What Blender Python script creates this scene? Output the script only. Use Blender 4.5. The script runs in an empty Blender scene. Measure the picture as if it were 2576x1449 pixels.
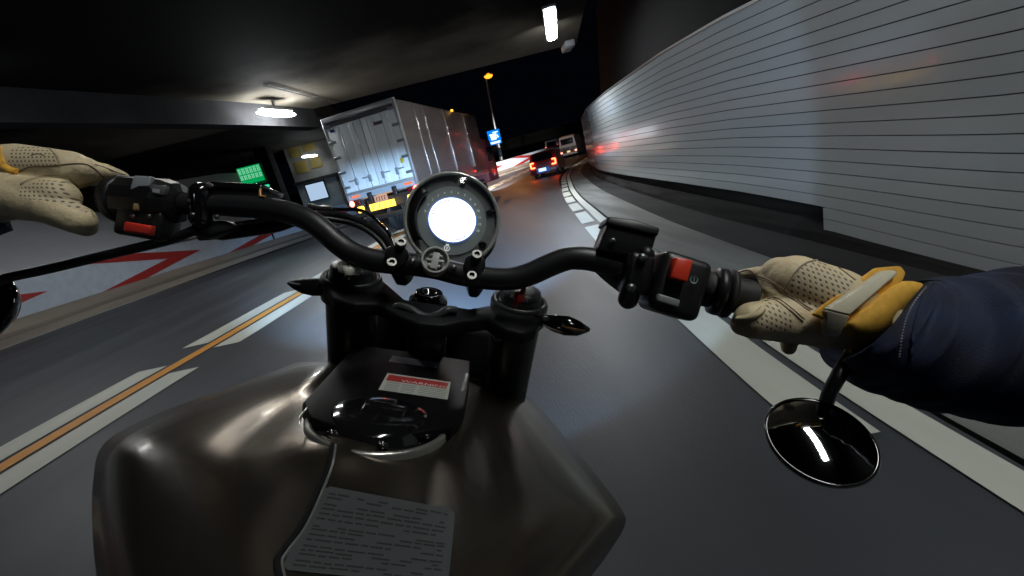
import bpy, bmesh, math, random
import numpy as np
from mathutils import Vector, Matrix
from mathutils.bvhtree import BVHTree
random.seed(7)
V = Vector
R = math.radians
scene = bpy.context.scene
COL = scene.collection

# ------------------------------------------------------------------ camera, world, exposure
FPX = 1073.3                       # focal length for a frame 2576 px wide (15 mm on 36 mm)
CAM_H, ROLL, PITCH = 1.2, R(14.0), math.atan(297.5/FPX)
cam_pos = V((0, 0, CAM_H))
fwd = V((0, math.cos(PITCH), -math.sin(PITCH)))
up0 = V((0, math.sin(PITCH), math.cos(PITCH)))
rt0 = V((1, 0, 0))
cx = rt0*math.cos(ROLL) - up0*math.sin(ROLL)
cy = rt0*math.sin(ROLL) + up0*math.cos(ROLL)
cd = bpy.data.cameras.new('camera'); cam = bpy.data.objects.new('camera', cd); COL.objects.link(cam)
m = Matrix.Identity(4)
for i in range(3):
    m[i][0] = cx[i]; m[i][1] = cy[i]; m[i][2] = -fwd[i]; m[i][3] = cam_pos[i]
cam.matrix_world = m
cd.lens = 15.0; cd.sensor_width = 36.0; cd.clip_start = 0.01; cd.clip_end = 3000
scene.camera = cam
w = bpy.data.worlds.new('World'); scene.world = w; w.use_nodes = True
bg = w.node_tree.nodes['Background']; bg.inputs[0].default_value = (0.18, 0.25, 0.5, 1); bg.inputs[1].default_value = 0.003
scene.view_settings.view_transform = 'Standard'; scene.view_settings.look = 'None'
scene.view_settings.exposure = 0; scene.view_settings.gamma = 1
scene.view_settings.use_curve_mapping = False
scene.cycles.max_bounces = 8; scene.cycles.sample_clamp_indirect = 4.0
scene.cycles.caustics_reflective = False; scene.cycles.caustics_refractive = False

def P(u, v, d):                    # a point seen at (u, v) of the photograph, d metres in front of the lens
    return cam_pos + cx*((u-1288)/FPX*d) - cy*((v-724.5)/FPX*d) + fwd*d

# ------------------------------------------------------------------ materials
MATS = {}
def mat(name, col, rough=.5, metal=0., noise=0., nscale=20., bump=0., bscale=200., emit=None, estr=0., spec=None,
        coat=0., rvar=0., trans=0., stretch=None, alpha=None):
    if name in MATS: return MATS[name]
    M = bpy.data.materials.new(name); M.use_nodes = True; nt = M.node_tree; b = nt.nodes['Principled BSDF']
    c = tuple(col)+(1,)
    b.inputs['Base Color'].default_value = c
    b.inputs['Roughness'].default_value = rough; b.inputs['Metallic'].default_value = metal
    if spec is not None: b.inputs['Specular IOR Level'].default_value = spec
    if coat: b.inputs['Coat Weight'].default_value = coat; b.inputs['Coat Roughness'].default_value = .08
    if trans: b.inputs['Transmission Weight'].default_value = trans
    if alpha is not None: b.inputs['Alpha'].default_value = alpha
    if emit: b.inputs['Emission Color'].default_value = tuple(emit)+(1,); b.inputs['Emission Strength'].default_value = estr
    if noise or bump or rvar:
        tc = nt.nodes.new('ShaderNodeTexCoord'); mp = nt.nodes.new('ShaderNodeMapping')
        nt.links.new(tc.outputs['Object'], mp.inputs[0])
        if stretch: mp.inputs['Scale'].default_value = stretch
        def nz(s, det=4):
            n = nt.nodes.new('ShaderNodeTexNoise'); n.inputs['Scale'].default_value = s; n.inputs['Detail'].default_value = det
            nt.links.new(mp.outputs[0], n.inputs['Vector']); return n
        if noise:
            n = nz(nscale); r = nt.nodes.new('ShaderNodeValToRGB')
            r.color_ramp.elements[0].position = .3; r.color_ramp.elements[1].position = .7
            r.color_ramp.elements[0].color = tuple(x*(1-noise) for x in col)+(1,)
            r.color_ramp.elements[1].color = tuple(min(1, x*(1+noise)) for x in col)+(1,)
            nt.links.new(n.outputs[0], r.inputs[0]); nt.links.new(r.outputs[0], b.inputs['Base Color'])
        if rvar:
            n = nz(nscale*1.7); mr = nt.nodes.new('ShaderNodeMapRange')
            mr.inputs[3].default_value = max(.02, rough-rvar); mr.inputs[4].default_value = min(1, rough+rvar)
            nt.links.new(n.outputs[0], mr.inputs[0]); nt.links.new(mr.outputs[0], b.inputs['Roughness'])
        if bump:
            n = nz(bscale, 3); bp = nt.nodes.new('ShaderNodeBump'); bp.inputs['Strength'].default_value = bump
            bp.inputs['Distance'].default_value = .3/bscale
            nt.links.new(n.outputs[0], bp.inputs['Height']); nt.links.new(bp.outputs[0], b.inputs['Normal'])
    MATS[name] = M; return M
def emat(name, col, s):
    if name in MATS: return MATS[name]
    M = bpy.data.materials.new(name); M.use_nodes = True; nt = M.node_tree
    nt.nodes.clear(); o = nt.nodes.new('ShaderNodeOutputMaterial'); e = nt.nodes.new('ShaderNodeEmission')
    e.inputs[0].default_value = tuple(col)+(1,); e.inputs[1].default_value = s
    nt.links.new(e.outputs[0], o.inputs[0]); MATS[name] = M; return M

# ------------------------------------------------------------------ mesh helpers
class MB:
    def __init__(s): s.v = []; s.f = []; s.mi = []; s.sm = []
    def add(s, vs, fs, smooth=False, mi=0):
        o = len(s.v); s.v += [V(x) for x in vs]
        for f in fs: s.f.append([o+i for i in f]); s.mi.append(mi); s.sm.append(smooth)
        return s
    def box(s, c, size, ax=None, bevel=0, seg=2, mi=0, taper=None):
        ax = ax or (V((1, 0, 0)), V((0, 1, 0)), V((0, 0, 1)))
        bm = bmesh.new(); bmesh.ops.create_cube(bm, size=1)
        for q in bm.verts:
            q.co = V((q.co.x*size[0], q.co.y*size[1], q.co.z*size[2]))
            if taper and q.co.z > 0: q.co.x *= taper; q.co.y *= taper
        if bevel: bmesh.ops.bevel(bm, geom=bm.edges[:], offset=bevel, segments=seg, affect='EDGES', profile=.5)
        bm.verts.ensure_lookup_table()
        c = V(c); vs = [c+ax[0]*q.co.x+ax[1]*q.co.y+ax[2]*q.co.z for q in bm.verts]
        s.add(vs, [[q.index for q in f.verts] for f in bm.faces], bool(bevel), mi); bm.free(); return s
    def tube(s, path, rad, n=16, caps=True, mi=0, flat=1.0):
        path = [V(p) for p in path]; N = len(path)
        if not hasattr(rad, '__len__'): rad = [rad]*N
        t0 = (path[1]-path[0]).normalized(); a = t0.orthogonal().normalized(); vs = []; fs = []
        for i, p in enumerate(path):
            t = (path[min(i+1, N-1)]-path[max(i-1, 0)]).normalized()
            a = (a - t*a.dot(t)).normalized(); b = t.cross(a)
            for k in range(n):
                an = 2*math.pi*k/n; vs.append(p + a*(rad[i]*math.cos(an)) + b*(rad[i]*flat*math.sin(an)))
        for i in range(N-1):
            for k in range(n):
                k2 = (k+1) % n; fs.append([i*n+k, i*n+k2, (i+1)*n+k2, (i+1)*n+k])
        s.add(vs, fs, True, mi)
        if caps:
            s.add(vs[:n], [list(range(n))[::-1]], False, mi); s.add(vs[-n:], [list(range(n))], False, mi)
        return s
    def lathe(s, o, axis, prof, n=40, mi=0, smooth=True, sx=1., sy=1., ref=None):
        axis = V(axis).normalized(); a = (ref - axis*ref.dot(axis)).normalized() if ref else axis.orthogonal().normalized(); b = axis.cross(a); o = V(o)
        vs = []; fs = []
        for r, h in prof:
            for k in range(n):
                an = 2*math.pi*k/n; vs.append(o+axis*h+a*(r*sx*math.cos(an))+b*(r*sy*math.sin(an)))
        for i in range(len(prof)-1):
            for k in range(n):
                k2 = (k+1) % n; fs.append([i*n+k, i*n+k2, (i+1)*n+k2, (i+1)*n+k])
        s.add(vs, fs, smooth, mi); return s
    def disc(s, o, axis, r, n=40, mi=0, ref=None, sx=1., sy=1.):
        axis = V(axis).normalized(); a = (ref - axis*ref.dot(axis)).normalized() if ref else axis.orthogonal().normalized(); b = axis.cross(a); o = V(o)
        s.add([o+a*(r*sx*math.cos(2*math.pi*k/n))+b*(r*sy*math.sin(2*math.pi*k/n)) for k in range(n)], [list(range(n))], False, mi); return s
    def ball(s, c, rx, ry, rz, ax=None, n=20, mi=0):
        ax = ax or (V((1, 0, 0)), V((0, 1, 0)), V((0, 0, 1))); c = V(c); vs = []; fs = []
        k = n//2
        for i in range(k+1):
            ph = math.pi*i/k
            for j in range(n):
                th = 2*math.pi*j/n
                vs.append(c+ax[0]*(rx*math.sin(ph)*math.cos(th))+ax[1]*(ry*math.sin(ph)*math.sin(th))+ax[2]*(rz*math.cos(ph)))
        for i in range(k):
            for j in range(n):
                j2 = (j+1) % n; fs.append([i*n+j, (i+1)*n+j, (i+1)*n+j2, i*n+j2])
        return s.add(vs, fs, True, mi)
    def capsule(s, p0, r0, p1, r1, n=20):
        p0, p1 = V(p0), V(p1); t = (p1-p0).normalized(); L = (p1-p0).length; pr = []
        for i in range(7): a = math.pi/2*i/6; pr.append((max(r0*math.sin(a), 1e-5), -r0*math.cos(a)))
        for i in range(7): a = math.pi/2*i/6; pr.append((max(r1*math.cos(a), 1e-5), L+r1*math.sin(a)))
        return s.lathe(p0, t, pr, n)
    def prism(s, pts, ext, bevel=0, seg=2, mi=0, smooth=None):
        pts = [V(p) for p in pts]; ext = V(ext); bm = bmesh.new()
        lo = [bm.verts.new(p) for p in pts]; hi = [bm.verts.new(p+ext) for p in pts]; n = len(pts)
        bm.faces.new(lo); bm.faces.new(hi[::-1])
        for i in range(n): bm.faces.new([lo[i], hi[i], hi[(i+1) % n], lo[(i+1) % n]])
        bmesh.ops.recalc_face_normals(bm, faces=bm.faces[:])
        if bevel: bmesh.ops.bevel(bm, geom=bm.edges[:], offset=bevel, segments=seg, affect='EDGES', profile=.5)
        bm.verts.ensure_lookup_table(); bm.verts.index_update()
        s.add([q.co.copy() for q in bm.verts], [[q.index for q in f.verts] for f in bm.faces], bool(bevel) if smooth is None else smooth, mi)
        bm.free(); return s
    def grid(s, rows, smooth=True, mi=0, close=False):
        n = len(rows[0]); vs = [p for r in rows for p in r]; fs = []
        for i in range(len(rows)-1):
            for k in range(n if close else n-1):
                k2 = (k+1) % n; fs.append([i*n+k, i*n+k2, (i+1)*n+k2, (i+1)*n+k])
        return s.add(vs, fs, smooth, mi)
ORG = {}
def finish(name, mb, mats, parent=None, origin=None, label=None, autosmooth=None, recalc=True):
    me = bpy.data.meshes.new(name); pw = ORG[parent.name] if parent else V((0, 0, 0))
    own = V(origin) if origin is not None else pw
    me.from_pydata([tuple(q-own) for q in mb.v], [], mb.f)
    if not isinstance(mats, (list, tuple)): mats = [mats]
    for q in mats: me.materials.append(q)
    me.polygons.foreach_set('material_index', mb.mi); me.polygons.foreach_set('use_smooth', mb.sm)
    if recalc:
        bm = bmesh.new(); bm.from_mesh(me); bmesh.ops.remove_doubles(bm, verts=bm.verts[:], dist=1e-6)
        bmesh.ops.recalc_face_normals(bm, faces=bm.faces[:])
        if autosmooth:
            for e in bm.edges:
                if len(e.link_faces) == 2 and e.calc_face_angle(0) > R(autosmooth): e.smooth = False
        bm.to_mesh(me); bm.free()
    o = bpy.data.objects.new(name, me); COL.objects.link(o)
    o.location = own - pw; ORG[o.name] = own
    if parent: o.parent = parent
    if label: o['label'] = label
    return o
def thing(name, loc, label, cat, group=None):
    o = bpy.data.objects.new(name, None); COL.objects.link(o); o.location = loc; o.empty_display_size = .1
    ORG[o.name] = V(loc); o['label'] = label; o['category'] = cat
    if group: o['group'] = group
    return o
def tag(o, label, cat, group=None):
    o['label'] = label; o['category'] = cat
    if group: o['group'] = group
    return o
def struct(name, mb, mt, **k):
    o = finish(name, mb, mt, **k); o['kind'] = 'structure'; return o
def copy_thing(t, loc, rot=None, label=None):
    r = t.copy(); COL.objects.link(r); r.location = loc; ORG[r.name] = V(loc)
    if rot is not None: r.rotation_euler[2] = rot
    if label: r['label'] = label
    for c in t.children:
        d = c.copy(); COL.objects.link(d); d.parent = r
        for g in c.children:
            e = g.copy(); COL.objects.link(e); e.parent = d
    return r
def text_mb(txt, o, xa, ya, size, thick=.0004, mb=None, mi=0, align='LEFT', sx=1.0):
    cu = bpy.data.curves.new('t', 'FONT'); cu.body = txt; cu.size = size; cu.align_x = align; cu.resolution_u = 2
    ob = bpy.data.objects.new('t', cu); COL.objects.link(ob)
    dg = bpy.context.evaluated_depsgraph_get(); me = bpy.data.meshes.new_from_object(ob.evaluated_get(dg))
    na = V(xa).cross(V(ya)).normalized(); mb = mb or MB()
    mb.add([V(o)+V(xa)*(q.co.x*sx)+V(ya)*q.co.y+na*thick for q in me.vertices], [list(p.vertices) for p in me.polygons], False, mi)
    bpy.data.objects.remove(ob); bpy.data.curves.remove(cu); bpy.data.meshes.remove(me); return mb
def spline(pts, n=8):
    pts = [V(p) if len(p) == 3 else V((p[0], p[1], 0)) for p in pts]; out = []
    for i in range(len(pts)-1):
        p0 = pts[max(i-1, 0)]; p1 = pts[i]; p2 = pts[i+1]; p3 = pts[min(i+2, len(pts)-1)]
        for k in range(n):
            t = k/n
            out.append(.5*((2*p1)+(p2-p0)*t+(2*p0-5*p1+4*p2-p3)*t*t+(3*p1-p0-3*p2+p3)*t*t*t))
    out.append(pts[-1]); return out
def px(lst): return [P(*q) for q in lst]

# ------------------------------------------------------------------ the road's lines, seen from above
def rise(y): return .001*(y-24)**2 if y > 24 else 0
def norm(c, i):
    t = c[min(i+1, len(c)-1)]-c[max(i-1, 0)]; return V((t.y, -t.x, 0)).normalized()
def strip(c, a, b, z, y0=-1e9, y1=1e9, mb=None):
    mb = mb or MB(); rows = []
    for i, p in enumerate(c):
        if not (y0 <= p.y <= y1): continue
        n = norm(c, i); q = p+n*a; r = p+n*b
        rows.append([V((q.x, q.y, z+rise(q.y))), V((r.x, r.y, z+rise(r.y)))])
    if len(rows) > 1: mb.grid(rows, False)
    return mb
RIGHT = spline([(.7, -16), (.75, -8), (.82, -3), (.9, 0), (.94, 1.5), (1.0, 2.5), (1.07, 3.4), (1.24, 5.6), (1.54, 8.2), (2.04, 12.1), (2.85, 17), (4.6, 26), (7.2, 35), (11, 44), (17, 54), (26, 64), (40, 75)], 24)
WALL = spline([(2.2, -16), (2.3, -3), (2.38, 0), (2.5, 1.9), (2.74, 3.8), (3.05, 7), (3.65, 12), (4.4, 17), (5.2, 21), (6.25, 26), (7.45, 31), (9.1, 36), (12.8, 45), (18.5, 55), (28, 65), (42, 76)], 10)
ORNG = spline([(-4.6, -16), (-4.2, -3), (-4.0, 2), (-3.9, 3.8), (-3.75, 5.2), (-3.6, 7), (-3.42, 9), (-3.05, 14), (-2.2, 20), (-.9, 27), (1.4, 36), (5, 46), (10.5, 56), (19, 66), (33, 78)], 24)
LEFT = spline([(-11.4, -20), (-11.6, 5), (-11.7, 14), (-11.6, 20), (-10.6, 27), (-7.5, 34.5), (-3, 41), (3, 47.5), (9, 53.5), (18, 61), (30, 70), (44, 80)], 10)

asph = mat('asphalt', (.035, .04, .048), .5, noise=.42, nscale=.9, bump=.7, bscale=140, rvar=.12, stretch=(1, .12, 1))
asph2 = mat('shoulder_asphalt', (.12, .125, .12), .7, noise=.45, nscale=3.5, bump=.25, bscale=60, stretch=(1, .1, 1))
paint = mat('white_road_paint', (.5, .51, .46), .55, noise=.14, nscale=2.5, stretch=(1, .08, 1), bump=.15, bscale=150)
opaint = mat('orange_road_paint', (.62, .27, .035), .55, noise=.12, nscale=14)
concrete = mat('dirty_concrete', (.1, .1, .1), .85, noise=.5, nscale=1.5, bump=.4, bscale=12, stretch=(1, .35, 1))
grime = mat('black_grime_concrete', (.02, .02, .021), .85, spec=.2, noise=.5, nscale=2.2, stretch=(1, .2, 1))
darkc = mat('dark_soffit_concrete', (.055, .05, .043), .85, noise=.4, nscale=.7, bump=.3, bscale=6)

g = MB().add([(-400, -60, -.02), (400, -60, -.02), (400, 24, -.02), (-400, 24, -.02)], [[0, 1, 2, 3]])
for k in range(24, 160, 8):
    g.add([(-400, k, rise(min(k, 60))-.02), (400, k, rise(min(k, 60))-.02), (400, k+8, rise(min(k+8, 60))-.02), (-400, k+8, rise(min(k+8, 60))-.02)], [[0, 1, 2, 3]])
g.add([(-600, 160, rise(60)-.02), (600, 160, rise(60)-.02), (600, 1200, rise(60)-.02), (-600, 1200, rise(60)-.02)], [[0, 1, 2, 3]])
struct('ground', g, grime)
struct('road', strip(ORNG, -8.6, 5.4, 0, -16), asph)   # one sheet under both carriageways
struct('shoulder', strip(RIGHT, .46, 1.05, .004), asph2)
struct('gutter', strip(RIGHT, 1.05, 1.5, .006), grime)
struct('solid_edge_line', strip(RIGHT, .27, .41, .008), paint)
def dashes(c, a, b, z, cuts, y1):
    mb = MB()
    for i in range(len(cuts)-1):
        s, e = cuts[i]
        strip(c, a, b, z, s, e, mb)
    return mb
def along(c, y0, on, off, y1):
    out = []; y = y0
    while y < y1: out.append((y, y+on)); y += on+off
    return out
def fine(c, k=6):
    out = []
    for i in range(len(c)-1):
        for j in range(k): out.append(c[i].lerp(c[i+1], j/k))
    return out
RF, OF = fine(RIGHT, 5), fine(ORNG, 5)
def dash_parts(name, c, a, b, z, spans, mt, root):
    for s, e in spans: finish(name, strip(c, a, b, z, s, e), mt, root)
root = bpy.data.objects.new('broken_edge_line', None); COL.objects.link(root); ORG[root.name] = V((0, 0, 0)); root['kind'] = 'structure'
dash_parts('painted_block', RF, 0, .22, .008, [(-12, -6), (1.25, 5.0)]+along(RF, 5.35, 1.45, .36, 48), paint, root)
struct('orange_lane_line', strip(ORNG, -.09, .09, .008), opaint)
for nm, a, b, y0 in (('outer_broken_lane_line', -.52, -.15, 5.25), ('inner_broken_lane_line', .15, .5, 4.95)):
    root = bpy.data.objects.new(nm, None); COL.objects.link(root); ORG[root.name] = V((0, 0, 0)); root['kind'] = 'structure'
    sp = [(-10, -5), (-4.4, 1.4), (1.9, y0-.62)]+along(OF, y0, 2.45, .62, 60)
    dash_parts('painted_dash', OF, a, b, .008, sp, paint, root)
struct('left_edge_line', strip(LEFT, -.1, .1, .008), paint)

# ------------------------------------------------------------------ clad wall on the right
panel = mat('white_enamel_cladding', (.43, .465, .48), .22, coat=.35, noise=.05, nscale=1.3, rvar=.015, stretch=(1, .15, 1))
seal = mat('black_joint', (.012, .012, .014), .6)
Yw = [-16, 0, 2, 5, 7, 12, 20, 28, 45, 76]
def ztop(y): return float(np.interp(y, Yw, [1.8, 1.82, 1.88, 2.14, 2.26, 2.44, 2.66, 2.85, 3.3, 4.2]))
def zbot(y): return float(np.interp(y, Yw, [.02, .03, .05, .1, .1, .06, 0, -.06, .25, 2.2]))
N = 20
wall = thing('clad_wall', WALL[40].copy(), 'tall curved wall of white enamel slats with thin black joints beside the right shoulder', 'wall')
for i in range(N):
    y0 = -16 if i >= 2 else -16
    y1 = 76 if i >= 2 else 3.45
    pts = [p for p in WALL if y0 <= p.y <= y1]
    if i < 2: pts.append(V((2.69, 3.45, 0)))
    rows = []
    for k, p in enumerate(pts):
        kk = WALL.index(p) if p in WALL else None
        n = norm(WALL, kk) if kk is not None else V((.98, -.15, 0)).normalized()
        zt, zb = ztop(p.y), zbot(p.y); h = (zt-zb)/N; a = zb+i*h+.0025; b = zb+(i+1)*h-.0025
        q = V((p.x, p.y, 0)); z = lambda t: V((0, 0, t))
        rows.append([q+n*.03+z(a), q+n*.004+z(a), q+z(a+.0015), q+z(b-.0015), q+n*.004+z(b), q+n*.03+z(b)])
    finish('slat', MB().grid(rows, False), panel, wall)
bk = MB(); rows = []
for k, p in enumerate(WALL):
    n = norm(WALL, k); q = p+n*.035; zt, zb = ztop(p.y), zbot(p.y); h = (zt-zb)/N
    if p.y > 3.45: zb += 2*h
    rows.append([q+V((0, 0, zb)), q+V((0, 0, zt))])
bk.grid(rows, False); finish('backing', bk, seal, wall)
cp = MB(); rows = []
for k, p in enumerate(WALL):
    n = norm(WALL, k); zt = ztop(p.y)
    rows.append([p-n*.01+V((0, 0, zt)), p-n*.01+V((0, 0, zt+.03)), p+n*.12+V((0, 0, zt+.03))])
cp.grid(rows, False); finish('top_rail', cp, mat('rail_metal', (.2, .2, .2), .4, .6), wall)
base = MB(); rows = []
for k, p in enumerate(WALL):
    n = norm(WALL, k); zt, zb = ztop(p.y), zbot(p.y); h = (zt-zb)/N
    e = rise(p.y); t = zb+2*h
    o = -.0 if p.y > 3.6 else .05
    rows.append([p+n*(.036+o)+V((0, 0, max(t, e+.05))), p+n*(.036+o)+V((0, 0, e+.3)) if t > .35 else p+n*(.036+o)+V((0, 0, (t+e)/2)), p-n*(.08-o)+V((0, 0, e+.05)), p-n*(.12-o)+V((0, 0, e-.02))])
base.grid(rows, False); struct('wall_base', base, mat('streaky_black_base', (.014, .014, .014), .9, spec=.08, noise=.95, nscale=5, stretch=(1, .05, 1.5)))
uw = MB(); rows = []
for k, p in enumerate(WALL):
    n = norm(WALL, k); zt = ztop(p.y)
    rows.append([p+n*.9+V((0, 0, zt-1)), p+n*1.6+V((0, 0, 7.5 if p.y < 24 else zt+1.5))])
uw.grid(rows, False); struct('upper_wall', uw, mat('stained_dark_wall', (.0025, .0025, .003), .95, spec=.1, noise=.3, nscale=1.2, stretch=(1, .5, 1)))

# ------------------------------------------------------------------ deck overhead
ZC = 4.85
def slab(y0, y1):
    rows = []
    for k, p in enumerate(WALL):
        if y0-.01 <= p.y <= y1+.6:
            y = min(p.y, y1); q = p+norm(WALL, k)*.02
            rows.append([V((q.x, y, ZC+.7)), V((q.x, y, ZC)), V((-14.2, y, ZC)), V((-14.2, y, ZC+.7))])
    mb = MB().grid(rows, False); mb.add(rows[0], [[0, 1, 2, 3]]); mb.add(rows[-1], [[0, 1, 2, 3]]); return mb
cm = mat('soffit_painted_lit_patch', (.15, .13, .105), .85, bump=.07, bscale=5, spec=.03)
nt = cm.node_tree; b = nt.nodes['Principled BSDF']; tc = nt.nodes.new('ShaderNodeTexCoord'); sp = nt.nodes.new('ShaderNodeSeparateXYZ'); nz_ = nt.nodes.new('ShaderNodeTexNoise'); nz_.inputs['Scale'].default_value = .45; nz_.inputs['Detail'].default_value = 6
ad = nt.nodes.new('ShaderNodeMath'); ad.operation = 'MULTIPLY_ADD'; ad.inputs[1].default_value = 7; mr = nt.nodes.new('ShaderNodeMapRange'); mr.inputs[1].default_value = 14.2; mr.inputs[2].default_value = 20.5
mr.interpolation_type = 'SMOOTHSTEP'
rp = nt.nodes.new('ShaderNodeValToRGB'); rp.color_ramp.elements[0].color = (.007, .007, .007, 1); rp.color_ramp.elements[1].color = (.17, .15, .12, 1)  # lamp's lit patch painted pale beige, unlit ceiling painted near black
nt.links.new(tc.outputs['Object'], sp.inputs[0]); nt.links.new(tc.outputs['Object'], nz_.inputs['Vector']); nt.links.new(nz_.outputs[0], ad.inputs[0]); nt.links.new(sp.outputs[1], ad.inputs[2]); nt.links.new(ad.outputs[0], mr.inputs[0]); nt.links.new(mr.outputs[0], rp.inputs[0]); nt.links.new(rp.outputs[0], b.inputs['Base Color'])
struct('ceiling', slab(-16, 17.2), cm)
cl2 = MB(); cl2.box((-17.3, 31, ZC+.6), (17.5, 27, 1.0)); struct('ceiling_beyond', cl2, darkc)
for ob_ in [bpy.data.objects['ceiling_beyond']]: ob_.location.z += 1.6
bp_ = spline([(-12.5, -8), (-10.5, 4.5), (-8.5, 9.2), (-6.65, 13.7), (-5.45, 17.25)], 8)
bm_ = MB(); rows = []
for k, p in enumerate(bp_):
    n = norm(bp_, k)
    rows.append([p+V((0, 0, ZC+.01)), p+V((0, 0, 4.2)), p-n*.5+V((0, 0, 4.2)), p-n*.5+V((0, 0, ZC+.01))])
bm_.grid(rows, False); tag(finish('concrete_beam', bm_, mat('beam_concrete', (.032, .032, .034), .9, spec=.1, noise=.35, nscale=.8, bump=.3, bscale=8)),
    'long grey concrete beam under the dark ceiling above the left carriageway', 'beam')
# cables and brackets on the soffit near the lit lamp
cb = MB()
for k in range(2): cb.tube([(-5.2+k*.12, 13, ZC-.04), (-4.9+k*.12, 15, ZC-.04), (-4.6+k*.12, 17, ZC-.04)], .018, 6)
tag(finish('ceiling_conduits', cb, mat('conduit', (.3, .3, .28), .5, .3)), 'thin grey conduits running along the soffit near the lit lamp', 'pipes')

# left wall with chevron barrier
def lw(c, offs, prof, y0, y1, mb=None):
    mb = mb or MB(); rows = []
    for i, p in enumerate(c):
        if y0 <= p.y <= y1:
            n = norm(c, i); rows.append([p+n*a+V((0, 0, z+rise(p.y))) for a, z in prof(p.y)])
    return mb.grid(rows, False)
struct('kerb', lw(LEFT, 0, lambda y: [(-.22, 0), (-.26, .16), (-.7, .24), (-.86, .5)], -20, 80), mat('brown_kerb_concrete', (.2, .17, .14), .8, noise=.3, nscale=2, stretch=(1, .1, 1)))
gw = lambda y: float(np.interp(y, [0, 5, 12, 22, 26], [2.9, 3.0, 3.3, 4.15, 4.2]))
tag(finish('parapet_wall', lw(LEFT, 0, lambda y: [(-.95, 1.5), (-.95, gw(y)), (-1.2, gw(y)), (-1.2, -.1)], -20, 23.6), mat('grey_parapet', (.38, .39, .41), .7, noise=.15, nscale=1, stretch=(1, .15, 1))),
    'high smooth grey parapet wall behind the red and white barrier', 'wall')
cw = mat('barrier_white', (.42, .48, .56), .45, noise=.08, nscale=4); cr = mat('barrier_red', (.32, .02, .018), .45, noise=.1, nscale=4)
br = thing('chevron_barrier', (-12.5, 12, .5), 'low white barrier with big red chevrons along the outside of the bend', 'barrier')
finish('barrier_body', lw(LEFT, 0, lambda y: [(-.88, .5), (-.9, 1.42), (-1.0, 1.45), (-1.0, .5)], -20, 80), cw, br)
# arc length for the chevrons
sl = [0.]
for i in range(1, len(LEFT)): sl.append(sl[-1]+(LEFT[i]-LEFT[i-1]).length)
def at_s(s):
    i = min(max(int(np.searchsorted(sl, s))-1, 0), len(LEFT)-2); t = (s-sl[i])/(sl[i+1]-sl[i]); return LEFT[i].lerp(LEFT[i+1], t), norm(LEFT, i)
def chev(s0, lead, wid, z0=.5, z1=1.42):
    mb = MB(); zm = (z0+z1)/2; seg = 6
    for za, zb, sa, sb in ((z0, zm, 0, lead), (zm, z1, lead, 0)):
        rows = []
        for k in range(seg+1):
            t = k/seg; z = za+(zb-za)*t; s = s0+sa+(sb-sa)*t; row = []
            for q in range(4):
                p, n = at_s(s+wid*q/3); row.append(p-n*(.872+.02*(z-z0))+V((0, 0, z+rise(p.y))))
            rows.append(row)
        mb.grid(rows, False)
    return mb
s = 14.0
while s < sl[-1]-4:
    finish('red_chevron', chev(s, 3.2, 1.9), cr, br, label='red arrow-shaped stripe pointing along the road'); s += 6.6

# void and things behind
struct('far_left_wall', MB().box((-21, 10, 3), (.4, 60, 7)), grime)
# hillside dark behind
hill = MB().add([(-200, 130, -1), (200, 130, -1), (200, 160, 12), (-200, 160, 9)], [[0, 1, 2, 3]]); struct('hill', hill, mat('dark_hillside', (.03, .035, .025), .9, noise=.5, nscale=.2))

# booth / lit portal left of the truck
bt = thing('service_building', (-13, 36, 0), 'dim concrete service building with yellow panels left of the box truck', 'building')
bc = mat('booth_concrete', (.22, .215, .2), .8, noise=.4, nscale=.6, bump=.3, bscale=5)
finish('wall', MB().box((-12.4, 37.5, 3.6), (4.6, 3, 7.6)), bc, bt)
yl = mat('yellow_panel', (.26, .19, .05), .6, noise=.2, nscale=2)
for j, (x, z, sx, sz) in enumerate([(-13.9, 6.3, .9, 1.0), (-12.75, 6.45, 1.0, .95), (-13.8, 5.0, 1.0, .9), (-12.6, 5.1, .9, .85)]):
    finish('yellow_panel', MB().box((x, 35.96, z), (sx, .06, sz), bevel=.02), yl, bt)
finish('ledge', MB().box((-12.4, 35.85, 3.85), (4.7, .35, .22)), grime, bt)
finish('ledge', MB().box((-12.4, 35.9, 7.45), (4.9, .35, .18)), bc, bt)
finish('lit_panel', MB().box((-13.27, 35.9, 2.95), (1.45, .12, 1.25), bevel=.02), emat('pale_panel_light', (.55, .75, 1), .75), bt)
finish('panel_frame', MB().box((-13.27, 35.95, 2.95), (1.65, .06, 1.45)), grime, bt)
pl = MB().box((-14.9, 33, 3.5), (.9, .9, 8)); tag(finish('concrete_column', pl, grime), 'dark square concrete column between the green sign and the service building', 'column')

# green exit sign
gs = thing('exit_sign', (-11.9, 24, 3), 'glowing green emergency exit sign above the end of the grey parapet', 'sign')
finish('housing', MB().box((-11.85, 24.1, 3.95), (1.32, .2, 1.0), bevel=.03), mat('sign_green_case', (.01, .12, .04), .4), gs)
finish('lit_face', MB().box((-11.85, 23.99, 3.98), (1.22, .02, .86)), emat('green_light', (.0, .7, .18), .45), gs)
mb = MB()
for r_, (zz, hh) in enumerate(((4.2, .26), (3.88, .2))):
    for k in range(6):
        x = -12.36+k*.2
        mb.box((x, 23.975, zz+hh/2), (.15, .01, .035)); mb.box((x, 23.975, zz-hh/2+.02), (.15, .01, .03)); mb.box((x-.03, 23.975, zz), (.035, .01, hh)); mb.box((x+.05, 23.975, zz), (.03, .01, hh*.8)); mb.box((x, 23.975, zz), (.13, .01, .03))
finish('lettering', mb, emat('green_white_light', (.3, .9, .55), .7), gs)
finish('post', MB().box((-12.1, 24.2, 1.8), (.12, .12, 3.5)), grime, gs)
finish('lower_lamp', MB().box((-11.35, 24.0, 3.25), (.35, .15, .12)), emat('green_light_b', (.05, .9, .45), .8), gs)

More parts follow.
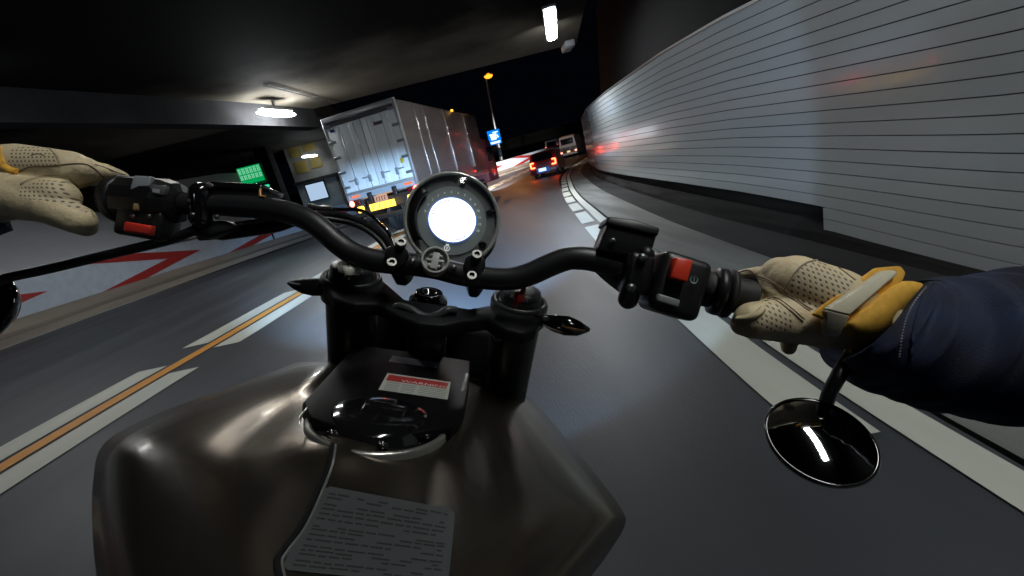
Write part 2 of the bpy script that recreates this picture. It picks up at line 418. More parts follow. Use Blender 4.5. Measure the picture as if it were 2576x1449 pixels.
# ------------------------------------------------------------------ tunnel lamps
lampm = emat('lamp_diffuser_light', (.88, .97, 1.0), 30); lampb = emat('lamp_diffuser_bright', (.95, .99, 1.0), 190); case = mat('lamp_case', (.35, .35, .35), .4, .5)
def lamp(p0, p1, label, wd=.3, ht=.16, shade=True, lm=None):
    p0, p1 = V(p0), V(p1); c = (p0+p1)/2; L = (p1-p0).length; a = (p1-p0).normalized(); b = V((a.y, -a.x, 0)); u = V((0, 0, 1))
    t = thing('tunnel_or_added_lamp', c, label, 'lamp', 'tunnel lamps under the ceiling')
    finish('diffuser', (MB().ball(c, L/2, wd/2, ht/2, (a, b, u), 24) if not shade else MB().box(c, (L, wd, ht), (a, b, u), bevel=.07)), lm or lampm, t)
    hs = MB().box(c+u*(ht/2+.03), (L*(1.04 if shade else .75), wd*(1.25 if shade else .9), .07), (a, b, u), bevel=.015)
    if shade:
        for sg in (-1, 1): hs.box(c+b*(sg*(wd/2+.03))+u*.03, (L*1.04, .02, ht+.02), (a, b, u))
    finish('housing', hs, case, t)
    finish('bracket', MB().box(c+u*(ht/2+.06+(ZC-c.z-ht/2-.06)/2-.0), (.06, .06, max(.05, ZC-c.z-ht/2-.03)), (a, b, u)), case, t)
    return t
lamp((-5.99, 13.8, 4.4), (-5.47, 15.28, 4.4), 'bright tunnel lamp left of the truck, below the concrete beam', shade=False, lm=lampb)
lamp((-12.75, 33.9, 5.45), (-12.0, 35.1, 5.45), 'small bright lamp in front of the yellow panelled building', shade=False)
lamp((2.44, 11.35, 4.4), (2.86, 13.68, 4.4), 'upright-looking bright lamp near the top of the wall, top of picture', wd=.25, lm=lampb)
lamp((1.75, -1.2, 4.4), (1.85, .8, 4.4), 'tunnel lamp overhead behind the rider, above the right shoulder', lm=emat('lamp_diffuser_overhead', (.97, 1, .95), 42))
lamp((1.75, -12, 4.4), (1.8, -10, 4.4), 'rearmost tunnel lamp above the right shoulder')
lamp((-2.6, 4.8, 4.4), (-2.45, 6.4, 4.4), 'unseen lamp added above the orange line to put a highlight on the tank', lm=emat('added_lamp_warm', (1, .97, .9), 40))  # unseen lamp, placed for the highlight on the tank's left shoulder
lamp((-5.8, -11, 4.4), (-5.7, -9.4, 4.4), 'rearmost tunnel lamp on the left row')
lamp((-8.1, 6.2, 4.4), (-7.8, 7.8, 4.4), 'unseen lamp added by the grey parapet to light it and the tank edge', lm=emat('added_lamp_side', (.95, .99, 1), 44))  # unseen lamp, placed to brighten the parapet and streak the tank's left edge
dl = thing('unlit_lamp', (4.32, 19.1, 4.4), 'dull unlit lamp housing at the ceiling edge above the wall', 'lamp')
finish('housing', MB().box((4.02, 16.75, 4.73), (.35, .85, .22), bevel=.05), mat('dull_lamp_glass', (.45, .47, .5), .4), dl)

def spot(name, loc, tgt, power, ang, col, size=.05, blend=.4):
    l = bpy.data.lights.new(name, 'SPOT'); l.energy = power; l.spot_size = R(ang); l.spot_blend = blend; l.color = col; l.shadow_soft_size = size
    o = bpy.data.objects.new(name, l); COL.objects.link(o); o.location = loc
    o.rotation_euler = (V(tgt)-V(loc)).to_track_quat('-Z', 'Y').to_euler(); return o

# ------------------------------------------------------------------ street lamp and blue sign beyond
sl_ = thing('street_lamp', (2.5, 50, 0), 'tall street lamp glowing orange against the black sky', 'street lamp')
finish('pole', MB().tube([(2.3, 50, -1), (2.55, 50, 8), (2.7, 49.9, 10.4), (2.9, 49.7, 10.75)], [.13, .1, .08, .07], 10), mat('galvanised', (.3, .3, .3), .5, .7), sl_)
finish('lamp_head', MB().box((3.0, 49.6, 10.85), (.9, .5, .16), bevel=.05), mat('lamp_head_grey', (.2, .2, .2), .5), sl_)
finish('bulb', MB().ball((3.0, 49.55, 10.72), .46, .26, .26), emat('sodium_light', (1, .3, .02), 2.6), sl_)
spot('sodium_light', (3.0, 49.5, 10.5), (5, 42, 0), 3200, 110, (1, .36, .08), .3, .8)
bs = thing('blue_sign', (2.1, 50, 0), 'small lit blue and white road sign below the orange street lamp', 'sign')
xa = V((.96, 0, 0)); c0 = V((2.12, 49.4, 4.6))
finish('panel', MB().box(c0, (1.35, .12, 1.5), bevel=.03), emat('blue_light', (.0, .22, .95), 1.1), bs)
mb = MB()
for k, (z, a, b) in enumerate([(.5, -.1, .5), (.32, -.5, .3), (.14, -.45, .45), (-.04, -.3, .5), (-.2, -.4, .2), (-.5, -.55, .55), (-.6, -.5, .5)]):
    mb.box(c0+V(((a+b)/2, -.075, z)), (b-a, .02, .11))
mb.box(c0+V((-.12, -.075, .1)), (.55, .02, .5))
finish('print', mb, emat('white_sign_light', (.75, .95, 1), 1.6), bs)
finish('post', MB().tube([(2.2, 49.55, -1), (2.2, 49.55, 3.9)], .06, 8), grime, bs)

# ------------------------------------------------------------------ box truck
hd = math.atan2(2.2, 8.0); ta = V((math.cos(hd), -math.sin(hd), 0)); tf = V((math.sin(hd), math.cos(hd), 0)); tu = V((0, 0, 1))
RR = V((-1.93, 13.0, 0)); W_, L_ = 2.38, 8.3
TO = RR - ta*(W_/2)
def T(x, y, z): return TO+ta*x+tf*y+tu*z
TAX = (ta, tf, tu)
tr = thing('box_truck', TO.copy(), 'large silver box truck ahead in the left lane with its rear doors closed', 'truck')
zb, zt = 1.3, 3.74
alu = mat('ribbed_aluminium', (.62, .53, .51), .15, .8)
nt = alu.node_tree; b = nt.nodes['Principled BSDF']; tc = nt.nodes.new('ShaderNodeTexCoord'); wv = nt.nodes.new('ShaderNodeTexWave')
wv.bands_direction = 'Z'; wv.inputs['Scale'].default_value = 9; bp = nt.nodes.new('ShaderNodeBump'); bp.inputs['Strength'].default_value = .6; bp.inputs['Distance'].default_value = .014
nt.links.new(tc.outputs['Object'], wv.inputs[0]); nt.links.new(wv.outputs['Fac'], bp.inputs['Height']); nt.links.new(bp.outputs[0], b.inputs['Normal'])
wht = mat('truck_door_white', (.78, .81, .83), .42, noise=.12, nscale=1.5, rvar=.1)
frm = mat('door_frame_metal', (.45, .45, .46), .35, .6)
blk = mat('chassis_black', (.012, .012, .013), .5)
finish('box_side_and_roof', MB().box(T(0, L_/2, (zb+zt)/2), (W_, L_-.12, zt-zb), TAX, bevel=.03), alu, tr)
# rear frame
fr = MB()
fr.box(T(0, .03, zt-.04), (W_+.02, .1, .14), TAX, bevel=.01).box(T(0, .03, zb+.25), (W_+.02, .1, .08), TAX, bevel=.01)
for s in (-1, 1): fr.box(T(s*(W_/2-.03), .03, (zb+zt)/2), (.09, .1, zt-zb-.05), TAX, bevel=.01)
finish('rear_frame', fr, frm, tr)
finish('top_gutter', MB().box(T(0, .0, zt-.2), (W_-.14, .05, .09), TAX), mat('dark_seal', (.05, .055, .06), .6), tr)
for s in (-1, 1):
    mb = MB(); n = 3; wd = (W_/2-.075)
    mb.box(T(s*(wd/2+.005), .02, (zb+.29+zt-.25)/2), (wd-.01, .05, zt-.25-zb-.29), TAX, bevel=.01)
    d = finish('rear_door', mb, wht, tr)
    for k in range(2):
        finish('pressed_rib', MB().box(T(s*(wd*(.27+.42*k)), .0, (zb+zt)/2+.02), (.2, .075, zt-zb-.6), TAX, bevel=.034), wht, d)
    for k in range(5): finish('hinge', MB().box(T(s*(wd-.05), -.02, zb+.45+k*.44), (.24, .06, .08), TAX, bevel=.015), mat('hinge_metal', (.22, .24, .26), .4, .6), d)
    lk = MB()
    for k in range(2):
        x = s*(wd*(.2+.42*k)); lk.tube([T(x, -.03, zb+.3), T(x, -.03, zt-.3)], .014, 6)
        lk.box(T(x, -.04, zb+.55), (.1, .05, .2), TAX, bevel=.01); lk.box(T(x+s*.12, -.04, zb+.6), (.26, .03, .04), TAX, bevel=.008)
    finish('lock_rods', lk, mat('dull_steel', (.3, .33, .36), .45, .5), d)
finish('blue_sticker', MB().box(T(-W_/2+.3, -.01, zt-.36), (.26, .012, .08), TAX), mat('sticker_blue', (.02, .03, .2), .5), tr)
nm = MB().box(T(.62, -.01, zt-.5), (.5, .01, .09), TAX)
finish('maker_plate', nm, mat('plate_dark', (.05, .05, .055), .5), tr)
finish('red_mark', MB().box(T(.41, -.018, zt-.49), (.06, .01, .11), TAX), mat('mark_red', (.3, .02, .03), .5), tr)
finish('yellow_sticker', MB().lathe(T(W_/2-.28, -.008, zb+.8), -tf, [(.001, .006), (.075, .006), (.075, 0)], 20), mat('sticker_yellow', (.7, .5, .02), .5), tr)
finish('white_sticker', MB().box(T(-W_/2+.1, -.03, zt-.68), (.12, .012, .2), TAX), mat('sticker_cream', (.6, .6, .45), .5), tr)
ch = MB().box(T(0, L_/2-.2, zb-.22), (W_*.62, L_-.9, .3), TAX).box(T(0, .45, zb-.35), (W_*.9, .12, .12), TAX)
finish('chassis', ch, blk, tr)
bm2 = MB().box(T(0, .06, zb+.13), (W_-.06, .1, .17), TAX, bevel=.01); finish('rear_sill', bm2, mat('sill_pale', (.33, .36, .4), .5), tr)
for s in (-.35, .35): finish('door_stop', MB().box(T(s*1.2, -.01, zb+.02), (.13, .12, .3), TAX, bevel=.02), blk, tr)
finish('bumper', MB().box(T(0, .3, zb-.62), (W_-.3, .12, .16), TAX, bevel=.02), blk, tr)
tred = emat('tail_light_red', (1, .07, .05), 22); tyel = emat('reflector_yellow_glow', (1, .6, .06), 4); tor = emat('marker_orange', (1, .2, .06), 1.2)  # yellow reflectors emit their own glow in place of returned light
for s in (-1, 1):
    tl = finish('tail_light', MB().box(T(s*(W_/2-.2), .03, zb-.05), (.36, .1, .17), TAX, bevel=.02), mat('lens_dark_red', (.1, .01, .01), .3), tr)
    finish('lit_lens', MB().lathe(T(s*(W_/2-.1), -.02, zb-.05), -tf, [(.001, .03), (.065, .025), (.085, 0)], 20), tred, tl)
    finish('marker', MB().box(T(s*(W_/2-.3), -.0, zb+.14), (.26, .03, .06), TAX, bevel=.01), tor, tr)
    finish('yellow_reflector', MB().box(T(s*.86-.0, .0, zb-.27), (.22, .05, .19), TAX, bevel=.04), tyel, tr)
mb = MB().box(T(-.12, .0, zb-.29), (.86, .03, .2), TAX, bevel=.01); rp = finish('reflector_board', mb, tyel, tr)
for k in range(4): c = T(-.42+k*.2, -.02, zb-.29); mb = MB().add([c+ta*-.05-tu*.08, c+ta*-.02-tu*.08, c+ta*.05+tu*.08, c+ta*.02+tu*.08], [[0, 1, 2, 3]]); finish('red_stripe', mb, emat('stripe_red_glow', (1, .12, .02), 1.0), rp)
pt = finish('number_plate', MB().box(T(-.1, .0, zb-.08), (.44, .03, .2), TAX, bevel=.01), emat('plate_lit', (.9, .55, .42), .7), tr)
mb = MB()
for k in range(4): mb.box(T(-.24+k*.09, -.02, zb-.09), (.022, .01, .12), TAX); mb.box(T(-.22+k*.09, -.02, zb-.035), (.05, .01, .018), TAX)
finish('plate_characters', mb, mat('plate_ink', (.12, .06, .05), .6), pt)
for s in (-1, 1):
    for y in (2.2, 3.3, 7.3):
        if y > 7 : x = s*(W_/2-.18)
        else: x = s*(W_/2-.25)
        c = T(x, y, .48); wd = .24
        wh = finish('wheel', MB().lathe(c-ta*(wd/2), ta, [(.2, 0), (.44, .01), (.48, .05), (.48, wd-.05), (.44, wd-.01), (.2, wd)], 32), mat('tyre_rubber', (.015, .015, .016), .8), tr)
        finish('rim', MB().lathe(c+ta*(s*wd/2*.9), ta*s, [(.001, -.06), (.1, -.02), (.14, -.08), (.26, -.06), (.29, 0), (.3, .01)], 24), mat('rim_steel', (.35, .36, .38), .35, .8), wh)
mb = MB().box(T(W_/2-.12, 5.4, .8), (.25, 1.4, .5), TAX, bevel=.06); finish('fuel_tank', mb, mat('tank_alu', (.4, .4, .42), .35, .8), tr)
mb = MB().box(T(W_/2-.02, 4.6, .82), (.03, 5.6, .07), TAX).box(T(W_/2-.02, 4.6, .6), (.03, 4.4, .07), TAX); finish('side_guard', mb, mat('guard_steel', (.25, .24, .24), .5, .6), tr)
cb_ = MB().prism([T(-1.15, L_+.1, .75), T(-1.15, L_+2.0, .75), T(-1.15, L_+2.1, 1.7), T(-1.15, L_+1.75, 2.7), T(-1.15, L_+.1, 2.75)], ta*2.3, bevel=.06)
finish('cab', cb_, mat('cab_paint', (.25, .05, .06), .3, coat=.5), tr)
finish('cab_window', MB().box(T(1.16, L_+1.1, 2.0), (.02, 1.0, .7), TAX, bevel=.01), mat('dark_glass', (.01, .01, .012), .08), tr)
mm = finish('mirror', MB().box(T(1.5, L_+1.9, 2.0), (.2, .08, .45), TAX, bevel=.03), blk, tr); finish('mirror_arm', MB().tube([T(1.15, L_+1.8, 2.3), T(1.5, L_+1.9, 2.25)], .02, 6), blk, mm)
for y in (.7, 3.4, 6.1): finish('side_marker', MB().box(T(W_/2+.012, y, zb+.06), (.03, .12, .07), TAX, bevel=.01), emat('side_marker_red', (1, .06, .03), 2.2), tr)
finish('roof_marker', MB().box(T(W_/2-.02, 5.1, zt+.03), (.06, .14, .06), TAX, bevel=.01), emat('roof_marker_orange', (1, .45, .04), 3), tr)
for y in (1.25, 2.0, 3.9, 6.3):  # bright strips and dots stand in for lights reflected in the side
    mb = MB().box(T(W_/2+.004, y, (zb+zt)/2+.1), (.03, .05, zt-zb-.3), TAX, bevel=.012)
    for q in range(22): mb.box(T(W_/2+.021, y, zb+.35+q*.098), (.012, .03, .03), TAX)
    sm_o = finish('reflection_strip', mb, mat('reflection_alu', (.75, .7, .66), .22, .8), tr)
finish('lower_rail', MB().box(T(W_/2+.005, L_/2, zb-.07), (.05, L_-.3, .16), TAX, bevel=.01), frm, tr)
for s in (-.8, .8): spot('truck_headlight', T(s, L_+2.2, .85), T(s-6, L_+26, 1.2), 60000, 26, (1, .97, .92), .08, .5)

# ------------------------------------------------------------------ cars ahead
def vehicle(name, org, head, w, l, h, prof, paintm, label, cat, light, plate, roofw=.82, wlow=.3):
    a = V((math.cos(head), -math.sin(head), 0)); f = V((math.sin(head), math.cos(head), 0)); u = V((0, 0, 1)); O = V(org)
    Q = lambda x, y, z: O+a*x+f*y+u*z
    t = thing(name, O, label, cat); rows = []
    def wid(z): return w/2*(1-.04*(abs(z/h-.45))-max(0, z/h-.55)*(1-roofw)/.45)
    outline = [(y*l, z*h) for y, z in prof]
    n = 7
    for y, z in outline: rows.append([Q(wid(z)*(-1+2*k/(n-1)), y, z + (.03*math.cos(math.pi*(k/(n-1)-.5)) if z > .5*h else 0)) for k in range(n)])
    mb = MB().grid(rows, True)
    for s, k in ((-1, 0), (1, n-1)): mb.add([r[k] for r in rows], [list(range(len(rows)))], False)
    finish('body', mb, paintm, t, autosmooth=35)
    gl = MATS.get('dark_glass'); bk0, bk1 = prof[-3], prof[-2]
    return t, Q, (a, f, u), wid
hatch = [(0.02, .18), (1, .18), (1, .42), (.95, .55), (.72, .62), (.55, .95), (.4, 1), (.1, .97), (.02, .62), (0, .45), (0, .25)]
redp = mat('dark_red_paint', (.13, .005, .008), .4)
t, Q, AX, wid = vehicle('hatchback_car', (3.9, 28.6, rise(29.2)), .3, 1.9, 4.1, 1.62, hatch, redp, 'dark red hatchback braking ahead with C-shaped red tail lights', 'car', None, None)
gl = mat('car_glass', (.004, .004, .005), .35, spec=.2)
finish('rear_window', MB().prism([Q(-.7, .06, 1.06), Q(.7, .06, 1.06), Q(.6, .33, 1.52), Q(-.6, .33, 1.52)], AX[1]*-.03), gl, t)
finish('side_window', MB().box(Q(.84, 1.7, 1.22), (.06, 2.0, .32), AX, bevel=.02), gl, t)
tl_ = emat('car_tail_light', (1, .07, .025), 15)
for s in (-1, 1):
    mb = MB(); c = lambda x, z: Q(s*(.74+x), -.03, .86+z)
    for x, z, sx, sz in ((-.02, .15, .24, .09), (.08, 0, .09, .32), (-.04, -.15, .28, .09)): mb.box(c(x, z), (sx, .06, sz), AX, bevel=.015)
    finish('tail_light', mb, tl_, t)
finish('bumper', MB().box(Q(0, -.02, .42), (1.7, .16, .34), AX, bevel=.05), redp, t)
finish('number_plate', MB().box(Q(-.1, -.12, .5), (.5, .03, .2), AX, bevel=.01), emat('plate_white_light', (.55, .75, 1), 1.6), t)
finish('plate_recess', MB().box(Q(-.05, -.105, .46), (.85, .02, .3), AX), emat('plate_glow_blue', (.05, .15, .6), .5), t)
for x in (-.72, .72):
    for y in (.7, 3.3): finish('wheel', MB().lathe(Q(x*1.02-.1, y, .31), AX[0], [(.12, 0), (.3, .01), (.32, .04), (.32, .16), (.3, .2), (.12, .2)], 20), MATS['tyre_rubber'], t)
for s in (-1, 1): finish('side_mirror', MB().box(Q(s*.95, 2.6, 1.0), (.2, .1, .14), AX, bevel=.03), redp, t)
for s in (-.6, .6): spot('car_headlight', Q(s, 4.25, .7), Q(s+1, 16, .4), 350, 70, (1, .95, .88), .06, .5)
vanp = [(0, .15), (1, .15), (1, .5), (.93, .6), (.82, .95), (.75, 1), (.05, 1), (0, .95), (-.01, .5)]
def van(org, head, col, label, tail, w=1.7, l=4.4, h=1.95):
    mt = mat('van_paint_'+tail, col, .35, coat=.3)
    t, Q, AX, wid = vehicle('van', org, head, w, l, h, vanp, mt, label, 'van', None, None, roofw=.88)
    finish('rear_window', MB().box(Q(0, -.01, h*.75), (w*.74, .05, h*.26), AX, bevel=.02), gl, t)
    for s in (-1, 1):
        if tail == 'high': finish('tail_light', MB().box(Q(s*(w/2-.08), -.04, h*.56), (.14, .08, .42), AX, bevel=.02), emat('van_tail_light', (1, .12, .05), 6), t)
        else: finish('tail_light', MB().box(Q(s*(w/2-.14), -.04, h*.3), (.22, .08, .14), AX, bevel=.02), emat('van_tail_light_b', (1, .3, .22), 4), t)
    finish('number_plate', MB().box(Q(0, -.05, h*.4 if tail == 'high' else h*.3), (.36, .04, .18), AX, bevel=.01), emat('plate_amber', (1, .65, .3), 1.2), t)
    finish('bumper', MB().box(Q(0, -.02, h*.2), (w, .16, .24), AX, bevel=.04), mt, t)
    for x in (-w/2+.12, w/2-.12):
        for y in (.8, l-.9): finish('wheel', MB().lathe(Q(x-.1, y, .32), AX[0], [(.12, 0), (.32, .02), (.32, .18), (.12, .2)], 16), MATS['tyre_rubber'], t)
    return t
van((9.75, 49, rise(49)-.1), .42, (.55, .52, .5), 'white van farthest right beside the curved wall', 'low', w=1.9, l=4.6, h=2.4)
van((9.5, 58, rise(58)-.2), .45, (.45, .42, .38), 'beige van with tall red tail lights between hatchback and white van', 'high', w=1.8, h=2.3)
spot('van_glow', (9.2, 46.5, 2.6), (9.7, 49, 1.5), 22, 120, (.7, .8, 1), .05, .6)

# ------------------------------------------------------------------ the motorcycle being ridden
A_ = R(9.3); PB = R(22)
bx = (cx*math.cos(A_) - cy*math.sin(A_)).normalized(); ui = cx*math.sin(A_) + cy*math.cos(A_)
bz = (ui*math.cos(PB) - fwd*math.sin(PB)).normalized(); by = (ui*math.sin(PB) + fwd*math.cos(PB)).normalized()
p1 = P(957, 1068, .33); tn = bx.cross(fwd*math.cos(R(8.5))+ui*math.sin(R(8.5))).normalized()
def Tp(u, v, off=0):               # a point of the tank's top plane, raised by off
    d = (P(u, v, 1)-cam_pos); o = p1+tn*off
    return cam_pos + d*((o-cam_pos).dot(tn)/d.dot(tn))
satin = mat('satin_bronze_paint', (.11, .092, .074), .27, .9, noise=.06, nscale=8, bump=.03, bscale=900, coat=.15)
bkm = mat('satin_black_metal', (.014, .014, .016), .42, .0, bump=.06, bscale=900)
bkp = mat('black_plastic', (.007, .007, .008), .4, noise=.2, nscale=60, bump=.1, bscale=1200)
bkg = mat('gloss_black', (.006, .006, .007), .1, coat=.6)
matb = mat('matt_black_cover', (.004, .004, .005), .8, spec=.2)
rub = mat('grip_rubber', (.012, .012, .013), .62, bump=.25, bscale=700)
stl = mat('bolt_steel', (.17, .17, .16), .4, .9, rvar=.1, nscale=60)
gry = mat('grey_plastic', (.42, .42, .4), .5, noise=.1, nscale=80)
mc = thing('motorcycle', P(1030, 1100, .42), 'dark naked motorcycle ridden by the camera wearer, seen over its bronze tank and black handlebar', 'motorcycle')

# tank: left edge, centre, right edge of each cross row
rows_ = [((742, 912), (1000, 905), (1290, 975)), ((715, 924), (1010, 940), (1352, 1020)), ((560, 981), (995, 1000), (1422, 1102)), ((400, 1039), (970, 1080), (1497, 1192)),
         ((262, 1115), (950, 1160), (1562, 1278)), ((234, 1215), (930, 1260), (1572, 1322)), ((232, 1330), (915, 1380), (1530, 1392)),
         ((246, 1470), (900, 1530), (1468, 1480)), ((290, 1720), (880, 1800), (1330, 1740))]
def rows_spl(k):
    return [spline([(r[k][0], r[k][1]) for r in rows_], 4)][0]
Lc, Cc, Rc = rows_spl(0), rows_spl(1), rows_spl(2)
def bulge(u, v):
    sd_ = ((u-884)*145+(v-901)*127)/193
    b = .024*math.exp(-((u-850)/130)**2-((v-925)/75)**2)/(1+math.exp(min(40, (sd_+22)/9)))        # shoulder beside the filler panel
    b += .007*math.exp(-((u-850)/110)**2-((v-1120)/60)**2) + .004*math.exp(-((u-957)/240)**2-((v-1110)/100)**2)
    b -= .008*math.exp(-((u-690+(v-1040)*1.2)/45)**2)*math.exp(-((v-1060)/70)**2)
    b += .005*math.exp(-((u-1345)/120)**2-((v-1150)/150)**2) - .009*math.exp(-((u-1235)/50)**2-((v-1130)/130)**2)
    return b
tk = MB(); rows = []; trim = []
for i in range(len(Lc)):
    l, c, r = Lc[i], Cc[i], Rc[i]; row = []; n = 16
    f0 = min(1, i/5)
    for k in range(-n, n+1):
        t = k/n; e = l if t < 0 else r; q = c.lerp(e, abs(t)); a = abs(t)
        off = -.006-.052*a**2.6-.02*max(0, a-.9)/.1*1.0
        off += bulge(q.x, q.y)*(1-a**4) - .02*(1-f0)**2
        row.append(Tp(q.x, q.y, off))
    if i < 6: pass
    for sgn, lst in ((-1, 0), (1, 1)):
        e = row[0] if sgn < 0 else row[-1]; ob = bx*sgn
        ex = [e-bz*.006-ob*.0015, e-bz*.02-ob*.006, e-bz*.06-ob*.03, e-bz*.11-ob*.07]
        if sgn < 0: row = ex[::-1]+row
        else: row = row+ex
    rows.append(row)
fr_ = [q-bz*.035+by*.004 for q in rows[0]]; fr2 = [q-bz*.09-by*.02 for q in rows[0]]
rows = [fr2, fr_]+rows
tk.grid([r[3:-3] for r in rows]); tank = finish('tank', tk, satin, mc)
sd = MB().grid([[q-tn*.0006 for q in r[:4]] for r in rows]).grid([[q-tn*.0006 for q in r[-4:]] for r in rows]); finish('side_panel', sd, matb, mc)
# centre filler panel
pp = [(893, 893), (1040, 912), (1180, 933), (1176, 1000), (1166, 1062), (1130, 1110), (1000, 1135), (860, 1120), (775, 1090), (757, 1048), (800, 1000)]
pan = MB().prism([Tp(u, v, -.006) for u, v in pp], tn*.0125, bevel=.0022, seg=3); panel_ = finish('filler_panel', pan, mat('panel_black', (.0035, .0035, .004), .45, spec=.06), tank)
finish('chrome_edge', MB().tube([Tp(884, 901, .0055), Tp(820, 972, .0055), Tp(757, 1046, .0055), Tp(752, 1072, .004)], [.0008, .001, .001, .0006], 8), mat('edge_chrome', (.7, .72, .68), .25, .9), panel_)
capc = Tp(957, 1056, .0); cn = (tn*math.cos(R(2.5))+by*math.sin(R(2.5))).normalized()
rr = .0542
cp_ = MB().lathe(capc, cn, [(rr+.0005, -.01), (rr, -.001), (rr-.001, .001), (rr-.0035, .001), (rr-.0045, -.001)], 64, ref=bx); finish('filler_ring', cp_, mat('ring_grey_metal', (.4, .39, .36), .3, .85), tank)
cpb = MB().lathe(capc, cn, [(rr-.0045, .0), (rr-.010, -.004), (rr-.013, -.002), (rr-.015, .004), (rr-.019, .007), (.02, .0085), (.0001, .009)], 64, ref=bx); cap = finish('fuel_cap', cpb, bkg, tank)
for k, an in enumerate((20, 75, 130, 185, 235, 290, 340)):
    q = capc+(bx*math.cos(R(an))+cn.cross(bx)*math.sin(R(an)))*.042
    hb = MB(); hb.lathe(q, cn, [(.004, 0), (.0038, .0025), (.002, .003), (.0019, .0012), (.0001, .0012)], 14); finish('cap_screw', hb, bkg, cap)
fl = MB().box(capc+cn*.0095-by*.004+bx*.002, (.034, .02, .004), (bx, by, cn), bevel=.002); finish('lock_flap', fl, bkg, cap)
# thin seam and label behind the cap
sm = spline([Tp(836, 1118, .001), Tp(828, 1165, .001), Tp(805, 1225, .001), Tp(760, 1320, .001), Tp(712, 1385, .001), Tp(697, 1415, .001), Tp(708, 1470, .001)], 8)
def onto(obj_mb_bvh, pts, off):
    out = []
    for p in pts:
        d = (p-cam_pos).normalized(); h = obj_mb_bvh.ray_cast(cam_pos, d)
        if h[0] is not None: out.append(h[0]-d*off)
    return out
tkb = BVHTree.FromPolygons([tuple(q) for q in tk.v], tk.f)
sm1 = onto(tkb, sm, .0002); finish('seam', MB().tube(sm1, .0018, 8), matb, tank)
sm2 = onto(tkb, [q+bx*.0022 for q in sm], .0001); finish('seam_lip', MB().tube(sm2, .0009, 8), mat('lip_grey', (.35, .35, .34), .35, .8), tank)
def decal(name, cs, mt, obj, off=.0006, nu=14, nv=10, parent=tank, bvh=tkb, rnd=0):
    (a, b, c, d) = [V((x, y, 0)) for x, y in cs]; rows = []
    for j in range(nv+1):
        row = []
        for i in range(nu+1):
            s, t = i/nu, j/nv
            if rnd:
                k = min(t, 1-t)/rnd
                if k < 1: s = .5+(s-.5)*(1-2*rnd*.35*(1-math.sqrt(max(0, 1-(1-k)**2))))
            q = a.lerp(b, s).lerp(d.lerp(c, s), t); p = P(q.x, q.y, 1); dr = (p-cam_pos).normalized(); h = bvh.ray_cast(cam_pos, dr)
            row.append((h[0] if h[0] is not None else Tp(q.x, q.y))-dr*off)
        rows.append(row)
    return finish(name, MB().grid(rows), mt, parent), rows
lab = [(816, 1221), (1146, 1282), (1127, 1475), (705, 1432)]
lb, lr = decal('instruction_label', lab, mat('grey_label', (.052, .057, .06), .8, spec=.2), None, rnd=.12, nv=24)
def lines_on(cs, lst, bvh, off, h=.02):
    (a, b, c, d) = [V((x, y, 0)) for x, y in cs]; mb = MB()
    for t, s0, s1 in lst:
        r0, r1 = [], []
        for k in range(6):
            s = s0+(s1-s0)*k/5
            for tt, rw in ((t-h/2, r0), (t+h/2, r1)):
                q = a.lerp(b, s).lerp(d.lerp(c, s), tt); dr = (P(q.x, q.y, 1)-cam_pos).normalized(); hh = bvh.ray_cast(cam_pos, dr); rw.append((hh[0] if hh[0] is not None else Tp(q.x, q.y))-dr*off)
        mb.grid([r0, r1], False)
    return mb
ls = []; random.seed(3)
for t in [.08, .12, .2, .25, .31, .37, .46, .5, .56, .62, .7, .75, .8, .88, .93]:
    s = .06
    while s < .93:
        e = s+random.uniform(.03, .12)
        if random.random() < .72: ls.append((t+random.uniform(-.004, .004), s, min(e, .95)))
        s = e+.015
finish('printed_lines', lines_on(lab, ls, tkb, .0009, .022), mat('print_dark', (.026, .029, .029), .8, spec=.1), lb)
pb = BVHTree.FromPolygons([tuple(q) for q in pan.v], pan.f)
wl = [(975, 938), (1134, 961), (1126, 1005), (952, 980)]
o, _ = decal('warning_label', wl, mat('warning_white', (.38, .4, .36), .5), None, .0005, parent=panel_, bvh=pb)
a0 = [V((x, y, 0)) for x, y in wl]
def sub(s, t): q = a0[0].lerp(a0[1], s).lerp(a0[3].lerp(a0[2], s), t); return (q.x, q.y)
oh, _ = decal('red_header', [sub(.04, .08), sub(.97, .08), sub(.955, .42), sub(.03, .42)], mat('warning_red', (.32, .02, .018), .5), None, .0008, parent=o, bvh=pb)
ORG[oh.name] = ORG[o.name]
x0, y0 = sub(.25, .395); o3 = Tp(x0, y0, .0075); xx = (Tp(*sub(.9, .40), .0075)-o3); ya = (Tp(*sub(.27, .08), .0075)-o3)
finish('warning_text', text_mb('WARNING', o3, xx.normalized(), ya.normalized(), .0072, .0003, sx=1.3), mat('text_white', (.6, .6, .58), .5), o)
ls = [(.52+.1*k, s, s+.2) for k in range(5) for s in (.06, .3, .56, .76)]; finish('fine_print', lines_on(wl, ls, pb, .0008, .03), mat('fine_grey', (.14, .16, .15), .6), o)
decal('number_sticker', [(988, 895), (1104, 911), (1099, 926), (978, 909)], mat('sticker_grey', (.4, .41, .5), .5), None, .0005, parent=panel_, bvh=pb)
finish('panel_side_light', MB().box(Tp(1166, 975, .004), (.005, .034, .012), (bx, by, tn), bevel=.002), mat('chrome_side', (.6, .6, .56), .3, .8), panel_)

